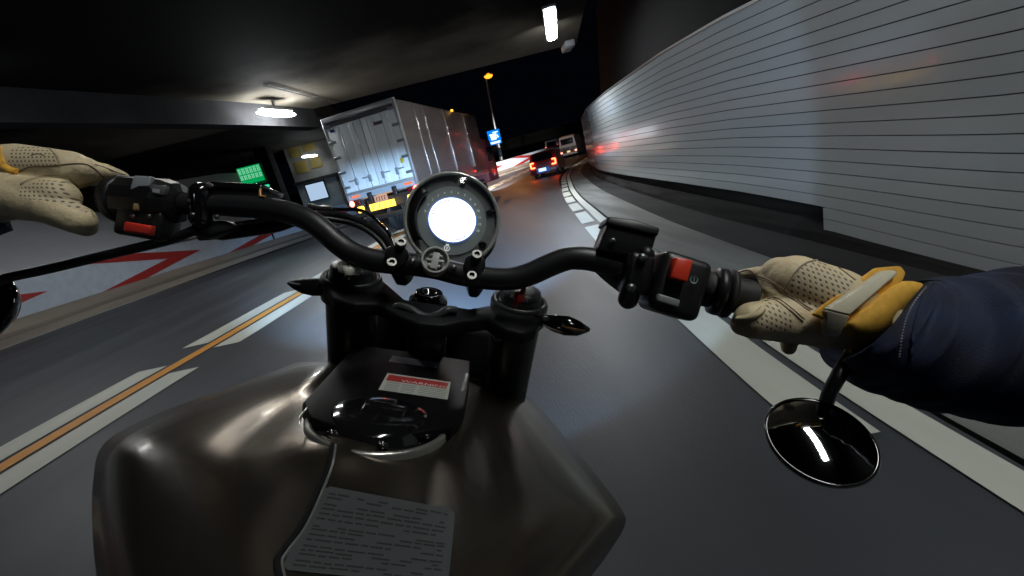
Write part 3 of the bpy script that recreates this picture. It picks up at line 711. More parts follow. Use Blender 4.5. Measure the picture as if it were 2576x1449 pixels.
# handlebar
bar = spline(px([(30, 497, .468), (200, 500, .464), (330, 504, .46), (480, 514, .455), (560, 516, .452), (640, 521, .45), (690, 527, .448), (735, 537, .446), (782, 557, .444), (816, 582, .443), (850, 612, .442), (887, 637, .441), (926, 651, .44), (965, 659, .44), (1025, 664, .44), (1095, 674, .44), (1160, 690, .438), (1225, 700, .435), (1290, 701, .432), (1337, 688, .43), (1377, 670, .428), (1420, 653, .426), (1452, 649, .424), (1494, 654, .422), (1540, 665, .42), (1590, 680, .417), (1700, 710, .411), (1850, 742, .402), (2000, 778, .392)]), 5)
hbar = finish('handlebar', MB().tube(bar, .0117, 28), bkm, mc)
gl_ = bar[0:13]; finish('grip', MB().tube(gl_, .0142, 28), rub, mc)
i0 = len(bar)-9; finish('grip', MB().tube(bar[i0:], .0172, 28), rub, mc)
bl = (bar[16]-bar[10]).normalized(); br_ = (bar[-6]-bar[-12]).normalized()
# risers
def frame_at(u, v, d): return P(u, v, d)
for pts, bolts in (([(965, 642), (967, 624), (986, 613), (1022, 619), (1028, 637), (1015, 662), (1000, 675), (972, 672)], [(986, 661), (1009, 610)]),
                   ([(1164, 670), (1170, 645), (1186, 636), (1220, 645), (1222, 660), (1215, 688), (1199, 708), (1176, 706)], [(1187, 694), (1200, 641)])):
    rz = finish('riser_clamp', MB().prism([P(u, v, .424) for u, v in pts], fwd*.04-bz*.02, bevel=.003, seg=3), bkm, hbar)
    for (u, v) in bolts:
        nrm = (cam_pos-P(u, v, .42)).normalized()*.6+bz*.5
        finish('clamp_bolt', MB().lathe(P(u, v, .4225), nrm, [(.0052, -.006), (.0052, .0012), (.0047, .002), (.0028, .002), (.0025, -.001), (.0001, -.001)], 20, smooth=False), stl, rz)
ax_c = (bar[75]-bar[68]).normalized()
# round phone or computer mount
mo = P(1095, 655, .42); mn = ((cam_pos-mo).normalized()+bz*.35).normalized()
mt_ = finish('round_mount', MB().lathe(mo, mn, [(.0137, -.012), (.014, .0), (.0136, .0022), (.012, .0026), (.0112, .001), (.0112, -.003), (.0001, -.003)], 44), gry, mc)
mb = MB(); e1 = bx; e2 = mn.cross(bx).normalized()
mb.box(mo+mn*-.001, (.007, .017, .003), (e1, e2, mn), bevel=.001)
for s in (-1, 0, 1): mb.box(mo+mn*-.001+e2*s*.0052, (.0175 if s == 0 else .013, .0026, .0028), (e1, e2, mn), bevel=.0008)
finish('mount_spokes', mb, mat('grey_plastic_light', (.55, .55, .52), .45), mt_)
for s in (-1, 1): finish('mount_screw', MB().lathe(P(1095+s*52-6, 655+s*8+10, .424), mn, [(.0035, 0), (.003, .002), (.0001, .002)], 12), stl, mt_)
finish('bar_print', text_mb('E N', P(1038, 654, .4265), ax_c, ui, .006, .0002), mat('print_grey', (.3, .3, .3), .5), hbar)

# gauge
gc = P(1138, 554, .5); gn = ((cam_pos-gc).normalized()*.96 + ui*.12).normalized(); gx = (bx-gn*bx.dot(gn)).normalized(); gy = gn.cross(gx).normalized()
ga = finish('gauge', MB().lathe(gc, gn, [(.03, -.045), (.046, -.03), (.0545, -.006), (.055, .0)], 56, ref=gx), bkp, mc)
finish('bezel', MB().lathe(gc, gn, [(.055, -.002), (.0562, .003), (.0548, .0062), (.052, .006), (.0515, .002)], 64, ref=gx), mat('bezel_grey', (.5, .51, .47), .3, .3), ga)
finish('dial_face', MB().disc(gc+gn*.001, gn, .0525, 64, ref=gx), mat('dial_dark', (.2, .22, .22), .5, noise=.1, nscale=90), ga)
finish('inner_face', MB().disc(gc+gn*.0022-gy*.001, gn, .040, 64, ref=gx), mat('dial_grey', (.36, .41, .41), .5), ga)
di = finish('display', MB().disc(gc+gn*.0034, gn, .0272, 56, ref=gx, sy=.94), emat('display_light', (.78, .86, 1), 2.6), ga)
finish('display_rim', MB().lathe(gc+gn*.003, gn, [(.0272, 0), (.0279, .0012), (.0286, 0)], 56, ref=gx, sy=.94), emat('display_rim_blue', (.12, .25, .7), .7), ga)
mb = MB()
for k in range(9):
    an = R(172-k*7.6); q = gc+gn*.0037+(gx*math.cos(an)+gy*math.sin(an))*.0232; e = (gx*math.cos(an)+gy*math.sin(an))
    mb.box(q, (.0035, .0013, .0004), (e, gn.cross(e), gn))
for a0_, a1_, k_ in ((212, 236, 6), (290, 322, 9)):
    for k in range(k_):
        an = R(a0_+(a1_-a0_)*k/k_); e = (gx*math.cos(an)+gy*math.sin(an)); mb.box(gc+gn*.0037+e*.0235, (.002, .0011, .0004), (e, gn.cross(e), gn))
finish('display_bars', mb, emat('lcd_violet', (.42, .4, .95), .9), di)
mb = MB()
for k in range(14):
    an = R(172-k*14.2); e = (gx*math.cos(an)+gy*math.sin(an)); q = gc+gn*.0028+e*.0322*1.0
    text_mb(str(k), q-gx*.0011*len(str(k))-gy*.0013, gx, gy, .0038, .0002, mb=mb, sx=1.0)
finish('dial_numbers', mb, mat('dial_print', (.85, .85, .82), .5, emit=(.8, .85, .8), estr=.5), ga)
mb = MB(); q = gc+gn*.003-gy*.0335-gx*.001; mb.lathe(q, gn, [(.0026, 0), (.0034, .0003)], 20, ref=gx); mb.box(q+gy*.004, (.0034, .0014, .0003), (gx, gy, gn)); mb.box(q, (.0012, .0034, .0003), (gx, gy, gn))
finish('dial_emblem', mb, MATS['dial_print'], ga)
for an, l_ in ((83, .012), (22, .009), (-28, .007)):
    e = gx*math.cos(R(an))+gy*math.sin(R(an)); finish('indicator_window', MB().capsule(gc+gn*.002+e*.043, .003, gc+gn*.002+e*(.043+l_*.6), .003, 14), bkg, ga)
arc = [gc+gn*.0045+(gx*math.cos(R(a))+gy*math.sin(R(a)))*.046 for a in range(142, 228, 8)]
finish('dark_tab_row', MB().tube(arc, .0058, 10, flat=.5), bkp, ga)
# clear cover over the dial
fm = bpy.data.materials.new('clear_cover'); fm.use_nodes = True; n_ = fm.node_tree; n_.nodes.clear()
oo = n_.nodes.new('ShaderNodeOutputMaterial'); mx = n_.nodes.new('ShaderNodeMixShader'); tr1 = n_.nodes.new('ShaderNodeBsdfTransparent'); g1 = n_.nodes.new('ShaderNodeBsdfGlossy'); g1.inputs['Roughness'].default_value = .08
fz = n_.nodes.new('ShaderNodeMath'); fz.operation = 'MULTIPLY'; fz.inputs[1].default_value = .35; lw_ = n_.nodes.new('ShaderNodeLayerWeight'); lw_.inputs[0].default_value = .25; n_.links.new(lw_.outputs['Facing'], fz.inputs[0])
n_.links.new(fz.outputs[0], mx.inputs[0]); n_.links.new(tr1.outputs[0], mx.inputs[1]); n_.links.new(g1.outputs[0], mx.inputs[2]); n_.links.new(mx.outputs[0], oo.inputs[0])
finish('lens', MB().lathe(gc, gn, [(.0525, .005), (.045, .0095), (.03, .0125), (.012, .0138), (.0001, .014)], 48, ref=gx), fm, ga)
finish('headlight_shell', MB().lathe(P(1135, 612, .56), by, [(.0001, -.03), (.035, -.022), (.05, .0), (.052, .04), (.055, .06)], 36), matb, mc)
finish('headlight_lens', MB().lathe(P(1135, 612, .56), by, [(.055, .06), (.03, .07), (.0001, .073)], 30), mat('headlight_glass', (.6, .6, .6), .1), mc)
hl = P(1135, 612, .56)+by*.12
spot('headlight', hl, hl+V((-1.7, 10, -1.5)), 11000, 30, (.42, .68, 1), .03, .5).scale = (2.0, 1, 1)
spot('headlight_spread', hl, hl+V((-.6, 10, -.4)), 150, 98, (.5, .75, 1), .03, .12)

# steering head, forks
bkt = lambda u, v, zb_: None
c0 = P(895, 712, .475)
def Bp(u, v, off=0):
    d = P(u, v, 1)-cam_pos; o_ = c0+bz*off; return cam_pos + d*((o_-cam_pos).dot(bz)/d.dot(bz))
out = [(822, 722), (832, 690), (862, 664), (905, 668), (960, 700), (1020, 752), (1180, 775), (1240, 765), (1275, 728), (1325, 722), (1352, 752), (1366, 792), (1352, 822), (1318, 838), (1270, 826), (1225, 800), (1170, 806), (1115, 818), (1050, 812), (1000, 792), (950, 762), (890, 764), (838, 750)]
yk = finish('top_yoke', MB().prism([Bp(u, v, 0) for u, v in out], -bz*.016, bevel=.0035, seg=3), mat('yoke_black', (.006, .006, .007), .55, spec=.15), mc)
for (u, v) in ((885, 700), (1307, 760)):
    c = Bp(u, v, .002)
    finish('yoke_boss', MB().lathe(Bp(u, v, 0)+bz*.001, bz, [(.033, -.024), (.0335, -.001), (.0315, .003), (.028, .003), (.027, -.001)], 40), bkm, yk)
    fk = finish('fork_leg', MB().lathe(c, -bz+by*.05, [(.0001, -.012), (.02, -.012), (.024, -.008), (.0255, 0), (.0285, .01), (.0285, .5), (.03, .51), (.03, .75)], 36), mat('fork_black', (.012, .012, .014), .34, spec=.5), mc)
    finish('fork_cap', MB().lathe(c+bz*.009, bz, [(.0235, 0), (.0225, .006), (.014, .0075), (.0001, .0075)], 32), bkp, fk)
# adjusters
kc = P(879, 678, .438); wing = finish('rebound_knob', MB().box(kc, (.024, .0065, .006), (bx, ui, bz), bevel=.0022).lathe(kc, bz, [(.006, -.004), (.0062, .004), (.0001, .0045)], 18), mat('knob_cream', (.7, .7, .62), .4), mc)
kc2 = P(1307, 746, .437); e_ = (bx*.35+ui*.93).normalized(); f_ = e_.cross(bz).normalized(); red = finish('compression_knob', MB().box(kc2, (.0065, .021, .006), (f_, e_, bz), bevel=.0022).lathe(kc2, bz, [(.0058, -.004), (.006, .004), (.0001, .0045)], 18), mat('knob_red', (.5, .03, .02), .35), mc)
for q, pr in ((kc, wing), (kc2, red)):
    finish('knob_screw', MB().lathe(q+bz*.004, bz, [(.0032, 0), (.003, .0013), (.0001, .0013)], 14), stl, pr)
mb = MB()
for u, v, s in ((868, 694, 5), (878, 701, 5), (1287, 745, 5), (1293, 750, 4), (1322, 750, 5), (1326, 757, 4), (1298, 770, 5)): mb.box(P(u, v, .452), (s*.0004, s*.0004, .001), (bx, ui, bz))
finish('adjuster_marks', mb, mat('mark_white', (.45, .45, .42), .5), mc)
finish('steering_stem', MB().tube([P(1078, 800, .47), P(1068, 960, .53)], [.021, .024], 24), mat('fork_black', (.012, .012, .014), .34, spec=.5), mc)
mb = MB().prism([P(890, 775, .585), P(1300, 850, .58), P(1262, 1003, .6), P(1180, 998, .6), P(930, 940, .6), P(905, 930, .6)], fwd*.1, bevel=.008, seg=3)
finish('fork_cover', mb, matb, mc)
sn = P(1078, 752, .475); st = finish('stem_nut', MB().lathe(sn, bz, [(.022, -.02), (.021, .0), (.016, .003), (.015, .008), (.008, .0085), (.007, .004), (.0001, .004)], 30), bkg, mc)
finish('stem_clamp', MB().tube(spline(px([(988, 806, .44), (988, 786, .438), (1004, 771, .436), (1032, 779, .434), (1057, 794, .433), (1079, 799, .433), (1107, 792, .434), (1126, 780, .436), (1147, 782, .44)]), 5), .0046, 12), mat('clamp_satin', (.03, .032, .034), .4), mc)
for u, v, d in ((1006, 796, .430), (873, 775, .445), (1254, 845, .445)):
    finish('yoke_bolt', MB().lathe(P(u, v, d), (cam_pos-P(u, v, d)), [(.0058, -.004), (.0056, .001), (.0034, .0015), (.003, -.001), (.0001, -.001)], 18), mat('bolt_dark', (.2, .22, .21), .3, .9), mc)
finish('stem_ring', MB().tube(spline(px([(1022, 822, .47), (1040, 842, .468), (1060, 850, .467), (1085, 850, .467), (1110, 842, .468), (1128, 828, .47)]), 5), .0012, 8), mat('ring_dull', (.25, .22, .27), .3, .9), mc)
# turn signals
tsl = finish('turn_signal', MB().tube(px([(838, 722, .48), (812, 722, .478), (790, 722, .477), (765, 719, .476), (742, 715, .475), (724, 711, .474)]), [.008, .0105, .0108, .0095, .006, .002], 18, flat=.7), bkp, mc)
finish('signal_lens', MB().box(P(740, 713, .466), (.014, .0022, .002), (bx, ui, fwd), bevel=.0008), mat('signal_lens_grey', (.4, .43, .42), .25), tsl)
tsr = finish('turn_signal', MB().tube(px([(1345, 800, .47), (1372, 806, .466), (1395, 813, .463), (1425, 819, .46), (1455, 826, .458), (1484, 830, .456)]), [.009, .0068, .0098, .0115, .0088, .002], 18, flat=.7), bkg, mc)
finish('signal_bolt', MB().ball(P(1372, 801, .458), .0042, .003, .002, (bx, ui, fwd), 12), stl, tsr)
finish('signal_lens', MB().tube(px([(1412, 820, .449), (1445, 829, .447), (1472, 832, .447)]), [.0012, .0018, .001], 8), mat('lens_amber_dark', (.2, .1, .04), .2), tsr)
# left controls
sw = finish('switch_housing', MB().lathe(P(300, 502, .458), bl, [(.0001, -.002), (.024, -.002), (.026, .004), (.0255, .01), (.0225, .012)], 30).lathe(P(318, 502, .457), bl, [(.02, 0), (.0245, .002), (.0245, .048), (.021, .06), (.012, .064), (.0001, .064)], 12, smooth=False).box(P(375, 565, .45), (.048, .03, .03), (bx, ui, fwd), bevel=.004), bkp, mc)
finish('light_switch', MB().prism([P(324, 484, .432), P(336, 441, .434), P(380, 443, .434), P(368, 486, .432)], fwd*.006, bevel=.0012), mat('switch_grey', (.28, .3, .33), .35), sw)
finish('signal_button', MB().prism([P(370, 489, .431), P(374, 463, .432), P(417, 466, .432), P(411, 491, .431)], fwd*.006, bevel=.001), mat('button_dark_grey', (.11, .11, .12), .4), sw)
mb = MB().box(P(393, 480, .4295), (.007, .0038, .0008), (bx, ui, fwd)); finish('button_symbol', mb, mat('symbol_white', (.4, .42, .42), .5), sw)
finish('indicator_tab', MB().box(P(344, 521, .432), (.004, .007, .005), (bx, ui, fwd), bevel=.001), mat('tab_amber', (.35, .25, .12), .4), sw)
for u in (333, 374): finish('housing_screw', MB().ball(P(u, 544, .432), .0028, .0022, .0015, (bx, ui, fwd), 10), stl, sw)
finish('horn_button', MB().box(P(352, 576, .43), (.027, .0105, .008), (bx, ui, fwd), bevel=.0016).box(P(356, 578, .4255), (.014, .005, .001), (bx, ui, fwd)), mat('button_red', (.6, .04, .025), .35), sw)
finish('mirror_clamp', MB().capsule(P(506, 487, .445), .0115, P(507, 548, .45), .0115, 24), bkg, mc)
for u, v in ((484, 540), (545, 545), (478, 506)): finish('clamp_screw', MB().ball(P(u, v, .437), .0032, .0026, .002, (bx, ui, fwd), 10), stl, mc)
rs = finish('clutch_reservoir', MB().prism([P(527, 498, .445), P(527, 456, .448), P(655, 466, .448), P(655, 500, .445)], fwd*.04, bevel=.003, seg=3), bkp, mc)
finish('reservoir_lid', MB().prism([P(523, 470, .443), P(525, 455, .446), P(660, 462, .446), P(656, 476, .443)], fwd*.044, bevel=.002), bkg, rs)
finish('amber_edge', MB().tube(px([(655, 474, .441), (654, 492, .441), (668, 495, .442)]), .0013, 8), mat('amber_plastic', (.6, .3, .05), .4), rs)
finish('lid_screw', MB().ball(P(527, 467, .441), .005, .003, .002, (bx, ui, fwd), 12), stl, rs)
finish('clutch_lever', MB().tube(spline(px([(505, 588, .47), (560, 583, .47), (640, 572, .468), (700, 562, .466), (738, 549, .464)]), 6), [.009]*6+[.011]*19, 14, flat=.6), bkg, mc)
finish('lever_pivot', MB().prism([P(480, 560, .45), P(560, 552, .45), P(600, 575, .452), P(520, 600, .452), P(478, 592, .452)], fwd*.02, bevel=.003), bkp, mc)
finish('cable', MB().tube(spline(px([(700, 520, .47), (770, 524, .48), (816, 526, .482), (850, 527, .484), (902, 528, .486), (934, 543, .486), (954, 562, .484), (975, 583, .48), (990, 612, .474), (998, 640, .47)]), 6), .0021, 10), bkg, mc)
finish('cable', MB().tube(spline(px([(730, 545, .465), (809, 541, .47), (850, 541, .474), (887, 551, .476), (926, 568, .476), (952, 586, .474), (973, 605, .47), (992, 640, .466)]), 6), .0042, 12), matb, mc)
finish('cable_ferrule', MB().tube(px([(775, 516, .465), (800, 520, .468), (835, 521, .47)]), .0022, 10), mat('ferrule', (.4, .4, .38), .35, .8), mc)
finish('cable', MB().tube(spline(px([(795, 548, .46), (860, 556, .47), (915, 575, .47), (960, 612, .465), (985, 660, .46)]), 6), .003, 10), bkp, mc)
# left mirror and its stem
lm = finish('left_mirror', MB().lathe(P(-63, 782, .47), (-fwd+bz*.5-bx*.1), [(.0001, -.012), (.036, -.012), (.0425, -.004), (.044, .001), (.0425, .003), (.041, .002)], 48), bkg, mc)
finish('mirror_stem', MB().tube(spline(px([(-20, 716, .468), (14, 700, .468), (120, 677, .465), (300, 634, .46), (420, 605, .456), (500, 575, .452)]), 5), .0052, 14), bkm, mc)
glass = mat('mirror_glass', (.8, .81, .83), .03, 1.0, rvar=.015, nscale=40)
finish('mirror_glass', MB().lathe(P(-63, 782, .47), (-fwd+bz*.5-bx*.1), [(.041, .0015), (.03, .0022), (.0001, .003)], 48), glass, lm)
# right controls
rv = finish('brake_reservoir', MB().prism([P(1530, 556, .405), P(1655, 585, .40), P(1634, 662, .40), P(1503, 626, .405)], fwd*.032, bevel=.003, seg=3), bkp, mc)
finish('reservoir_lid', MB().prism([P(1521, 562, .402), P(1531, 543, .404), P(1600, 552, .402), P(1662, 573, .398), P(1656, 594, .397)], fwd*.036, bevel=.0022, seg=3), bkp, rv)
finish('lid_screw', MB().ball(P(1542, 605, .401), .0034, .0026, .002, (bx, ui, fwd), 12), mat('bolt_dark', (.2, .2, .2), .3, .9), rv)
bc_ = finish('brake_clamp', MB().box(P(1598, 690, .405), (.024, .038, .036), (bx, ui, fwd), bevel=.005).capsule(P(1626, 640, .395), .0075, P(1618, 665, .395), .0075).capsule(P(1586, 730, .398), .0095, P(1580, 752, .4), .0095), bkp, mc)
for u, v in ((1617, 648), (1588, 724)): finish('clamp_bolt', MB().ball(P(u, v, .384), .005, .004, .003, (bx, ui, fwd), 12), mat('bolt_dark'  , (.2, .2, .2), .3, .9), bc_)
finish('brake_lever_root', MB().tube(spline(px([(1500, 668, .435), (1530, 695, .43), (1565, 722, .425), (1590, 735, .42)]), 5), .006, 12), bkm, mc)
swr = finish('switch_housing', MB().prism([P(1676, 624, .385), P(1802, 663, .378), P(1758, 815, .372), P(1632, 776, .378)], fwd*.045, bevel=.0075, seg=4), bkp, mc)
finish('kill_switch', MB().prism([P(1701, 646, .372), P(1745, 655, .370), P(1730, 710, .367), P(1687, 698, .369)], fwd*.014, bevel=.0015), mat('switch_red_orange', (.75, .05, .02), .35), swr)
finish('start_button', MB().prism([P(1657, 738, .371), P(1712, 755, .369), P(1708, 774, .368), P(1652, 757, .370)], fwd*.008, bevel=.0012), mat('start_grey', (.2, .22, .22), .35), swr)
q = P(1746, 703, .3735); sn_ = -fwd*.96+bz*.1
mb = MB().lathe(q, -fwd, [(.0028, .0), (.0036, .0004)], 18).box(q, (.0008, .004, .0006), (bx, ui, fwd)); finish('start_symbol', mb, mat('symbol_blue', (.3, .42, .45), .5), swr)
finish('housing_rim', MB().lathe(P(1790, 730, .402), br_, [(.0165, 0), (.0215, .001), (.0225, .005), (.0225, .009), (.018, .011)], 30), bkp, swr)
finish('throttle_flange', MB().lathe(P(1822, 737, .401), br_, [(.016, 0), (.0225, .0005), (.0235, .003), (.0225, .006), (.0165, .0065)], 36), rub, mc)
# right mirror
mpos = P(2061, 1106, .345)
vd = (mpos-cam_pos).normalized(); mnr = (cx*-.15+cy*.76+fwd*-.64).normalized()
rm = finish('right_mirror', MB().lathe(mpos, mnr, [(.0001, -.012), (.032, -.012), (.0375, -.005), (.0395, .0005), (.0385, .0025), (.037, .002)], 64), bkg, mc)
finish('mirror_glass', MB().lathe(mpos, mnr, [(r_, .001+.0062*(1-(r_/.0371)**2)) for r_ in (.0371, .033, .028, .023, .018, .013, .008, .004, .0001)], 64), glass, rm)
finish('mirror_stem', MB().tube(spline(px([(2076, 1022, .372), (2088, 985, .366), (2112, 940, .36), (2150, 860, .39), (2100, 800, .40), (2010, 781, .396)]), 5), .0058, 14), bkp, mc)
# front wheel, mostly hidden
wc = P(1200, 900, .55)-bz*.55+by*.28; finish('front_tyre', MB().lathe(wc-bx*.055, bx, [(.22, 0), (.27, .01), (.3, .035), (.308, .055), (.3, .075), (.27, .1), (.22, .11)], 40), MATS['tyre_rubber'], mc)

# ------------------------------------------------------------------ the rider
leather = mat('cream_leather', (.74, .6, .38), .55, noise=.14, nscale=22, bump=.55, bscale=85, rvar=.1)
yel = mat('yellow_suede', (.75, .4, .05), .8, noise=.2, nscale=60, bump=.5, bscale=500)
den = mat('navy_denim', (.006, .013, .042), .85, noise=.6, nscale=30, bump=.9, bscale=700)
perf = bpy.data.materials.new('perforated_leather'); perf.use_nodes = True; nt = perf.node_tree; b = nt.nodes['Principled BSDF']; b.inputs['Roughness'].default_value = .65
geo = nt.nodes.new('ShaderNodeUVMap'); geo.uv_map = 'UVMap'; vo = nt.nodes.new('ShaderNodeTexVoronoi'); vo.inputs['Randomness'].default_value = .12; vo.inputs['Scale'].default_value = 1; vo.voronoi_dimensions = '2D'
rp_ = nt.nodes.new('ShaderNodeValToRGB'); rp_.color_ramp.elements[0].position = .2; rp_.color_ramp.elements[1].position = .3; rp_.color_ramp.elements[0].color = (.16, .12, .08, 1); rp_.color_ramp.elements[1].color = (.68, .56, .37, 1)
nt.links.new(geo.outputs[0], vo.inputs['Vector']); nt.links.new(vo.outputs['Distance'], rp_.inputs[0]); nt.links.new(rp_.outputs[0], b.inputs['Base Color'])
bp = nt.nodes.new('ShaderNodeBump'); bp.inputs['Strength'].default_value = .6; bp.inputs['Distance'].default_value = .001; nt.links.new(rp_.outputs[0], bp.inputs['Height']); nt.links.new(bp.outputs[0], b.inputs['Normal'])
rider = thing('person', P(2400, 1100, .2), 'rider in navy denim jacket and cream leather gloves with yellow trim, hands on the grips', 'person')
def caps(lst):
    mb = MB()
    for (u0, v0, d0, r0), (u1, v1, d1, r1) in lst: mb.capsule(P(u0, v0, d0), r0*d0/FPX, P(u1, v1, d1), r1*d1/FPX, 22)
    return mb
def glove(name, mb, perfs, voxel=.0016, uvs=None):
    me = bpy.data.meshes.new(name); me.from_pydata([tuple(q) for q in mb.v], [], mb.f); ob = bpy.data.objects.new('tmp', me); COL.objects.link(ob)
    r = ob.modifiers.new('r', 'REMESH'); r.mode = 'VOXEL'; r.voxel_size = voxel; r.use_smooth_shade = True
    sm_ = ob.modifiers.new('s', 'SMOOTH'); sm_.iterations = 6; sm_.factor = .5
    dg = bpy.context.evaluated_depsgraph_get(); me2 = bpy.data.meshes.new_from_object(ob.evaluated_get(dg)); bpy.data.objects.remove(ob)
    out = MB(); out.add([q.co.copy() for q in me2.vertices], [list(p.vertices) for p in me2.polygons], True)
    bv = BVHTree.FromPolygons([tuple(q) for q in out.v], out.f)
    def inside(u, v, poly):
        c = False; j = len(poly)-1
        for i in range(len(poly)):
            if (poly[i][1] > v) != (poly[j][1] > v) and u < (poly[j][0]-poly[i][0])*(v-poly[i][1])/(poly[j][1]-poly[i][1])+poly[i][0]: c = not c
            j = i
        return c
    def pix(p):
        d = p-cam_pos; z = d.dot(fwd); return 1288+d.dot(cx)/z*FPX, 724.5-d.dot(cy)/z*FPX
    for k, f in enumerate(out.f):
        c = sum((out.v[i] for i in f), V((0, 0, 0)))/len(f); nn = (out.v[f[1]]-out.v[f[0]]).cross(out.v[f[2]]-out.v[f[1]])
        if nn.dot(c-cam_pos) > 0: continue
        u, v = pix(c)
        if any(inside(u, v, pl_) for pl_ in perfs): out.mi[k] = 1
    o = finish(name, out, [leather, perf], rider, recalc=False)
    uvl = o.data.uv_layers.new(name='UVMap')
    ex, ey = uvs
    for l_ in o.data.loops:
        p = out.v[l_.vertex_index]; a = p.dot(ex)/.0042; bb = p.dot(ey)/.0042
        uvl.data[l_.index].uv = (a+bb*.5, bb)
    return o, bv
def cord(name, bv, pts, r, mt, par, off=.0002, flat=1.0, lift=0, n=8):
    q = onto(bv, spline(px([(u, v, .4) for u, v in pts]), 10), off)
    return finish(name, MB().tube(q, r, n, flat=flat), mt, par)
seamm = mat('leather_welt', (.42, .34, .23), .6); stit = mat('seam_shadow', (.2, .15, .09), .8)
lg = caps([((-90, 440, .47, 66), (60, 426, .45, 62)), ((60, 426, .45, 62), (180, 428, .44, 47)), ((180, 428, .44, 46), (212, 428, .44, 34)),
           ((205, 432, .44, 34), (262, 432, .45, 21)), ((262, 432, .45, 21), (306, 446, .465, 16)), ((306, 446, .465, 16), (322, 462, .485, 13)),
           ((-60, 480, .45, 66), (40, 485, .43, 50)), ((30, 478, .43, 40), (148, 496, .425, 44)), ((40, 500, .43, 52), (120, 520, .42, 42)), ((120, 520, .42, 42), (198, 553, .425, 37)), ((198, 553, .425, 37), (215, 570, .43, 25)),
           ((-60, 520, .44, 50), (60, 500, .43, 45)),
           ((170, 430, .46, 26), (175, 480, .52, 24)), ((175, 480, .52, 24), (175, 530, .495, 20)), ((110, 430, .47, 26), (115, 480, .53, 24)), ((115, 480, .53, 24), (115, 530, .5, 20)),
           ((50, 430, .48, 26), (55, 480, .54, 24)), ((55, 480, .54, 24), (55, 530, .5, 20)), ((225, 430, .46, 22), (235, 470, .51, 20)), ((235, 470, .51, 20), (235, 515, .5, 17))])
g1_, bv1 = glove('left_glove', lg, [[(30, 372), (105, 366), (135, 380), (150, 400), (152, 418), (60, 422), (40, 425), (20, 410)], [(55, 470), (100, 453), (175, 456), (205, 495), (228, 530), (215, 535), (160, 515), (110, 505), (45, 500)]], uvs=(cx, cy))
cord('seam', bv1, [(40, 436), (75, 420), (120, 418), (180, 412), (215, 413), (238, 425), (262, 446)], .0007, stit, g1_)
cord('seam', bv1, [(105, 364), (128, 376), (143, 395), (150, 417)], .0009, seamm, g1_)
cord('seam', bv1, [(52, 465), (80, 452), (125, 444), (172, 448), (178, 455), (200, 478), (222, 515), (236, 545)], .0008, seamm, g1_)
cord('seam', bv1, [(52, 462), (80, 449), (125, 441), (172, 445)], .0005, stit, g1_)
cord('crease', bv1, [(78, 391), (95, 387), (112, 391)], .0006, stit, g1_)
cord('crease', bv1, [(240, 414), (262, 420), (290, 432), (316, 440)], .0006, seamm, g1_)
finish('yellow_trim', MB().tube(spline(onto(bv1, px([(-6, 372, .4), (2, 400, .4), (12, 418, .4), (30, 428, .4), (46, 431, .4)]), .001), 6), [.004]*25, 10, flat=.6), yel, g1_)
rg = caps([((1962, 690, .388, 44), (2000, 712, .38, 70)), ((2000, 712, .38, 70), (2085, 756, .375, 86)), ((2085, 756, .375, 86), (2180, 800, .375, 82)),
           ((1955, 700, .39, 34), (1905, 689, .402, 19)), ((1905, 689, .402, 19), (1864, 694, .42, 15)), ((1864, 694, .42, 15), (1850, 712, .44, 14)),
           ((2100, 805, .375, 76), (1975, 805, .372, 56)), ((1975, 805, .372, 58), (1895, 806, .37, 47)), ((1895, 806, .37, 46), (1868, 816, .375, 29)),
           ((1935, 700, .39, 24), (1932, 775, .382, 24)), ((1960, 740, .38, 40), (1985, 790, .375, 50)),
           ((1950, 690, .41, 30), (1945, 740, .458, 27)), ((1945, 740, .458, 27), (1935, 800, .45, 25)), ((2010, 700, .41, 30), (2010, 750, .458, 28)), ((2010, 750, .458, 28), (2000, 810, .45, 26)),
           ((2070, 720, .41, 30), (2070, 770, .455, 28)), ((2070, 770, .455, 28), (2055, 830, .44, 26)), ((1985, 850, .385, 22), (1984, 875, .385, 18)),
           ((2160, 790, .38, 74), (2225, 812, .41, 50))])
g2_, bv2 = glove('right_glove', rg, [[(2028, 662), (2060, 656), (2110, 682), (2150, 712), (2120, 745), (2085, 775), (2050, 786), (2010, 760), (1975, 728), (2000, 690)], [(1926, 762), (1950, 758), (1985, 790), (2000, 808), (1990, 832), (1935, 835), (1895, 822), (1905, 795)]], uvs=((cx*.9-cy*.43).normalized(), (cx*.43+cy*.9).normalized()))
cord('seam', bv2, [(2062, 654), (2030, 660), (2005, 680), (1985, 708), (1973, 730)], .001, seamm, g2_)
cord('seam', bv2, [(1866, 690), (1910, 696), (1940, 708), (1973, 731), (2010, 758), (2040, 778)], .0008, stit, g2_)
cord('seam', bv2, [(1866, 694), (1910, 701), (1940, 712), (1972, 735), (2010, 763), (2038, 782)], .0008, seamm, g2_)
cord('seam', bv2, [(2062, 655), (2100, 668), (2130, 688), (2152, 705)], .0006, stit, g2_)
cord('seam', bv2, [(1925, 757), (1950, 754), (1985, 778), (2020, 808)], .0009, seamm, g2_)
cord('seam', bv2, [(1930, 752), (1955, 750), (1990, 774), (2024, 803)], .0005, stit, g2_)
cord('thumb_fold', bv2, [(1855, 804), (1880, 800), (1905, 790), (1918, 778)], .003, leather, g2_, off=.0005)
cord('crease', bv2, [(1852, 690), (1868, 682), (1885, 680), (1898, 690)], .0007, stit, g2_)
